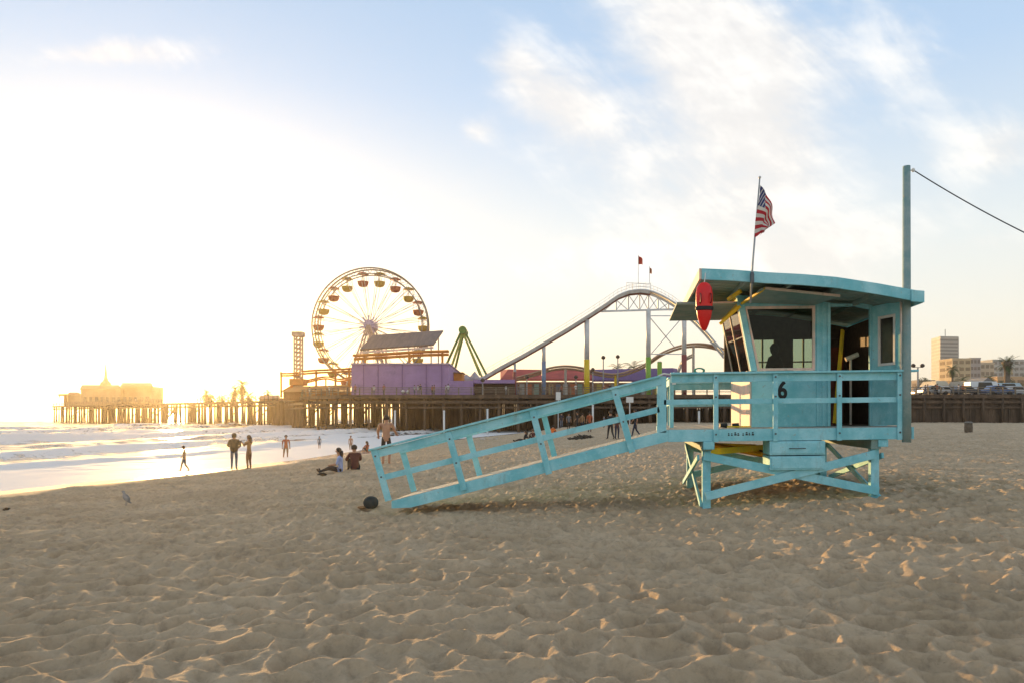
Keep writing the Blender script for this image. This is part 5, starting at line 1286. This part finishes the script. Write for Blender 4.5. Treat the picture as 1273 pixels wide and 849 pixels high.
p = feet(424, 587.5); person('person in pale blue top with long dark hair seated, legs stretched seaward', p, 1.62, 92, SIT, look(blue, blk), (HAIRD, 'long'))
KNEES = dict(SIT, knL=(-.08, .19, .24), anL=(-.07, .27, .03), toL=(-.08, .36, .02), knR=(.08, .19, .24), anR=(.07, .27, .03), toR=(.08, .36, .02), wrL=(-.04, .24, .22), wrR=(.04, .24, .22), elL=(-.15, .12, .22), elR=(.15, .12, .22))
p = feet(441, 585); person('person in a dark maroon shirt seated with back turned', p, 1.72, 25, KNEES, look(maroon, blk, sleeve='long'), (HAIRD, 'short'), 1.15)
BEND = dict(waist=(0, .03, .61), chest=(0, .06, .73), neck=(0, .09, .83), headb=(0, .11, .865), head=(0, .125, .91), headt=(0, .13, .952), shL=(-.115, .06, .80), shR=(.115, .06, .80), elL=(-.165, .08, .66), wrL=(-.16, .17, .56), elR=(.165, .08, .66), wrR=(.20, .18, .60), knL=(-.06, .04, .28), knR=(.07, .04, .28))
p = feet(480, 577); person('bare-backed person in dark shorts standing behind the ramp foot', p, Hof(p, 577, 516)*1.03, 8, BEND, look(tan_, blk, legs='short', bare=True), (HAIRD, 'short'), 1.1)
p = feet(457, 562); person('person in red swimwear crouching left of the bare-backed figure', p, 1.5, 60, KNEES, look(rust, blk, legs='short'), (HAIRB, 'long'))
p = feet(652, 549); person('person in black half lying on the sand beyond the ramp', p, 1.7, 80, dict(SIT, chest=(0, -.05, .25), neck=(0, -.06, .35), headb=(0, -.05, .39), head=(0, -.04, .44), headt=(0, -.035, .48), shL=(-.1, -.05, .31), shR=(.1, -.05, .31), elL=(-.14, -.14, .17), elR=(.14, -.14, .17), wrL=(-.14, -.17, .03), wrR=(.14, -.17, .03)), look(blk, blk), (HAIRD, 'long'))
p = feet(663, 547); person('person in dark red seated beside the one lying down', p, 1.7, 30, KNEES, look(maroon, blk), (HAIRB, 'short'))
p = feet(687, 541); person('person in a bright orange top crouching on the sand', p, 1.75, -20, dict(KNEES), look(orange, navy), (HAIRD, 'short'), 1.1)
for px, pyf, pyh, hd_, tm_, bm_, lab in [(698, 532, 512, 30, navy, jean, 'small figure in navy near the pier, right of the orange top'), (707, 534, 513, 200, greyc, blk, 'small figure in grey and black standing mid-beach'), (718, 536, 511, 90, blk, blk, 'small figure in black striding mid-beach'), (724, 534, 513, -30, tan_, navy, 'small figure in tan top and navy trousers'),
        (733, 537, 511, 10, rust, maroon, 'small figure in rust red left of the white post'), (751, 531, 516, 60, jean, greyc, 'smallest pale blue figure right of the white post'), (759, 546, 510, 20, blk, blk, 'taller figure in black walking beyond the ramp rail'), (767, 546, 512, 200, maroon, navy, 'figure in maroon beside the taller black one'),
        (790, 543, 508, 80, blk, navy, 'dark figure just left of the ramp head'), (1172, 527, 522, 0, None, None, '')]:
    if tm_ is None: continue
    p = feet(px, pyf); person(lab, p, Hof(p, pyf, pyh), hd_, WALK if px in (718, 759, 790) else None, look(tm_, bm_), (HAIRD, 'short'), lv=1)
# people along the pier rail: three figures, then copies
protoP = []
for i, (a, b_) in enumerate(((navy, jean), (rust, blk), (whitec, greyc))):
    protoP.append(person('tiny figure %s at the pier railing' % ('in a navy top', 'in a rust red top', 'in a white top')[i], (0, 0, -50), 1.7, 0, None, look(a, b_), (HAIRD, 'short'), lv=1, group='people along the pier railing'))
random.seed(31); used = set()
spots = []
for _ in range(46):
    k = random.choice([0, 0, 1, 1, 2, 2, 3, 4, 5]); f = random.random(); a = Vector(POLY[k]+(0,)); b_ = Vector(POLY[k+1]+(0,)); d = (b_-a).normalized(); nr = Vector((d.y, -d.x, 0)); q = a.lerp(b_, f)-nr*random.uniform(-1.0, -.5)
    q = a.lerp(b_, f)+Vector((-d.y, d.x, 0))*(-1)*random.uniform(.6, 1.6) if False else a.lerp(b_, f)+(Vector((0, 1, 0)) if k < 4 else Vector((.6, .8, 0)))*random.uniform(.7, 1.8)
    spots.append(q)
for i, q in enumerate(spots):
    s0 = protoP[i % 3]; o = s0 if i < 3 else copy_tree(s0)
    o.location = (q.x, q.y, PZ); o.rotation_euler.z = random.uniform(0, 6.28); o.scale = (1, 1, random.uniform(.92, 1.06))

# ------------------------------------------------------------------ things on the sand
p = feet(461, 632); r = 8.6/FPX*p.y
o = thing('duffel_bag', 'round dark bag lying on the sand at ramp foot', 'bag', tuple(p))
m = MB(); m.lathe([(.02, -.97), (.35, -.93), (.62, -.82), (.84, -.58), (.96, -.28), (1.0, .05), (.93, .38), (.78, .64), (.55, .83), (.3, .93), (.03, .97)], (0, 0, 0), 20)
m.v = [(p.x+v[0]*r*1.12, p.y+v[1]*r*.95, p.z+r*.92+v[2]*r*.95) for v in m.v]; m.build('bag_body', mat('dark_canvas', (.035, .042, .042), .8, .3, 6, .5, 40), o, smooth=True)
m = MB(); m.tube([(p.x-r*.35, p.y-r*.62, p.z+r*1.2), (p.x-r*.15, p.y-r*.82, p.z+r*1.0), (p.x+r*.15, p.y-r*.82, p.z+r*1.0), (p.x+r*.35, p.y-r*.62, p.z+r*1.2)], .010, 6); m.build('strap', BLACK, o)
m = MB(); m.lathe([(.03, 0), (.07, .02), (.06, .05), (.02, .06)], (p.x-r*1.25, p.y-.02, p.z), 10, 1.3, .8); m.build('side_pouch', tan_, o, smooth=True)
# gulls
def gull(px, py, h_px, lab, face=1, dark=(.24, .23, .22)):
    p = feet(px, py); h = h_px/FPX*p.y; o = bpy.data.meshes.new('gull'); m = MB()
    m.lathe([(.01, -.5), (.10, -.42), (.20, -.2), (.23, .05), (.17, .30), (.08, .42), (.01, .45)], (0, 0, 0), 14)
    m.v = [(v[2]*.62*face*math.cos(.9)+v[0]*math.sin(.9)*-face*0, v[1]*.8, v[2]*.78+.48+v[0]*.0+v[0]*.5) if False else (v[0]*.9+face*v[2]*.30, v[1]*.9, .52+v[2]*.62) for v in m.v]
    m.tube([(face*.10, 0, .70), (face*.16, 0, .82), (face*.20, 0, .92), (face*.24, 0, .94)], [.10, .085, .09, .05], 10)
    m.tube([(face*.27, 0, .93), (face*.36, 0, .91)], [.022, .008], 6); m.tube([(-face*.12, 0, .30), (-face*.34, 0, .16)], [.08, .03], 6)
    for s_ in (-1, 1): m.tube([(0, s_*.06, .28), (0, s_*.06, 0.0)], .015, 5)
    m.v = [(p.x+v[0]*h, p.y+v[1]*h, p.z+v[2]*h) for v in m.v]
    b_ = m.build('gull', mat('gull_grey_%d' % px, dark, .8, .4, 8), None, smooth=True); tag(b_, lab, 'bird'); return b_
gull(157, 628, 19, 'grey gull standing alone on the sand near the surf', -1); 
# litter bin
p = feet(1204, 537.5); h = 14/FPX*p.y; o = thing('litter_bin', 'small brown barrel litter bin far out on the right-hand sand', 'litter bin', tuple(p))
m = MB(); m.lathe([(h*.30, -.05), (h*.32, .05), (h*.33, h*.5), (h*.31, h*.86)], p, 16); m.build('barrel', mat('bin_brown', (.12, .09, .06), .7, .3, 4), o, smooth=True)
m = MB(); m.lathe([(h*.35, 0), (h*.35, h*.06), (h*.2, h*.13)], p+Vector((0, 0, h*.86)), 16); m.build('lid', mat('bin_lid', (.2, .18, .15), .6), o, smooth=True)
p = feet(1264, 525); m = MB(); m.lathe([(.02, 0), (.28, .08), (.40, .35), (.3, .62), (.04, .75)], p, 14); o = m.build('float_buoy', WHITE, None, smooth=True); tag(o, 'small white buoy on the sand at the right edge', 'buoy')
# kelp mound, towels, boards
def mound(px, py, w_, hgt, lab, rgb=(.045, .035, .02)):
    p = feet(px, py); W_ = w_/FPX*p.y; m = MB()
    for k in range(160):
        a = random.uniform(0, 6.28); r_ = random.random()**.6*W_; q = p+Vector((math.cos(a)*r_, math.sin(a)*r_*.6, 0)); hh_ = hgt*(1-(r_/W_)**2)+.02
        e = q+Vector((random.uniform(-.3, .3)*min(1, W_*2), random.uniform(-.2, .2)*min(1, W_*2), hh_*random.uniform(.4, 1))); m.tube([q-Vector((0, 0, .05)), q.lerp(e, .5)+Vector((0, 0, hh_*.3)), e], [.05*min(1, W_*2), .06*min(1, W_*2), .03*min(1, W_*2)], 5)
    o = m.build('kelp_heap', mat('kelp', rgb, .6, .4, 4), None, smooth=True); tag(o, lab, 'seaweed')
mound(725, 545, 17, .30, 'flat dark heap of kelp on the sand beyond the ramp')
mound(400, 590, 5, .07, 'small scrap of kelp near the seated pair'); mound(8, 634, 4, .05, 'dark kelp scrap at the left edge of the berm')
for px, py, c_, lab in ((612, 541, (.35, .12, .08), 'reddish towel spread on the sand beyond the ramp'), (628, 537, (.12, .30, .28), 'teal towel spread near the reddish one'), (606, 546, (.5, .42, .35), 'pale towel nearest the ramp on the sand'), (672, 541, (.5, .5, .45), 'cream towel beside the seated group')):
    p = feet(px, py); m = MB(); n_ = 10; vs = []; fs = []
    for i in range(n_+1):
        for j in range(5):
            X_, Y_ = p.x-.9+1.8*i/n_, p.y-.45+.9*j/4; vs.append((X_, Y_, ground(X_, Y_)+.05+.03*math.sin(i*1.7+j)+(.16 if (i in (2, 3) and j in (1, 2, 3)) else 0)))
    for i in range(n_):
        for j in range(4): a = i*5+j; fs.append((a, a+1, a+6, a+5))
    m.add(vs, fs); o = m.build('towel', cloth('towel_%d' % px, c_), None, smooth=True); md = o.modifiers.new('th', 'SOLIDIFY'); md.thickness = .02; tag(o, lab, 'towel')
# white posts drawn for bright piling gaps and notice boards before the pier
for px, pa, pb, Yq, lab in ((491, 511, 534, 98, 'white post for a bright gap, left of all before the pilings'), (552, 511, 532, 97, 'white post for a bright gap in the pilings above the ramp'), (606, 509, 531, 96, 'white post for a bright gap right of the purple annex'), (737, 504, 527, 94, 'thicker white post for a bright gap beside the small beach figures'), (869, 512, 530, 92, 'white post seen through the hut railing')):
    a = WP(px, pb, Yq); a.z = ground(a.x, a.y); b_ = WP(px, pa, Yq); o = thing('white_post', lab, 'post', tuple(a), 'white posts before the pier')
    m = MB(); m.tube([a-Vector((0, 0, .4)), b_], .13, 8); m.build('post_shaft', WHITE, o, smooth=True); m = MB(); m.lathe([(.16, 0), (.17, .06), (.06, .16)], b_, 8); m.build('post_cap', WHITE, o)
def notice(px, pa, pb, w_, Yq, lab, pole_to=None):
    a = WP(px-w_/2, pb, Yq); b_ = WP(px+w_/2, pa, Yq); o = thing('notice_board', lab, 'notice board', (WP(px, 0, Yq).x, Yq, a.z))
    m = MB(); m.box(a.x, b_.x, Yq, Yq+.08, a.z, b_.z); m.build('panel', WHITE, o, bevel=.02)
    g = ground(a.x, Yq) if pole_to is None else pole_to; m = MB(); c_ = WP(px, 0, Yq).x; m.tube([(c_, Yq+.12, g-.3), (c_, Yq+.12, b_.z-.1)], .07, 8); m.build('post_shaft', STEELW, o)
notice(783, 493, 500, 9, 92, 'white notice board on a post before the pier'); notice(694, 487, 497, 6, 103.5, 'white board standing up against the pier edge')
notice(818+8, 0, 0, 0, 60, '') if False else None

# ------------------------------------------------------------------ sea air
HZM = bpy.data.materials.new('sea_air'); HZM.use_nodes = True; t = NT(HZM.node_tree); t.N.clear()
v = t.new('ShaderNodeVolumePrincipled'); v.inputs['Density'].default_value = HAZE_DENSITY; v.inputs['Anisotropy'].default_value = HAZE_G; v.inputs['Color'].default_value = (1.0, .90, .74, 1)
oo_ = t.new('ShaderNodeOutputMaterial'); t.L.new(v.outputs[0], oo_.inputs['Volume'])
m = MB(); m.box(-3600, 3600, -300, 3600, -10.5, 80); hz = m.build('haze', HZM, None); tag(hz, kind='stuff')
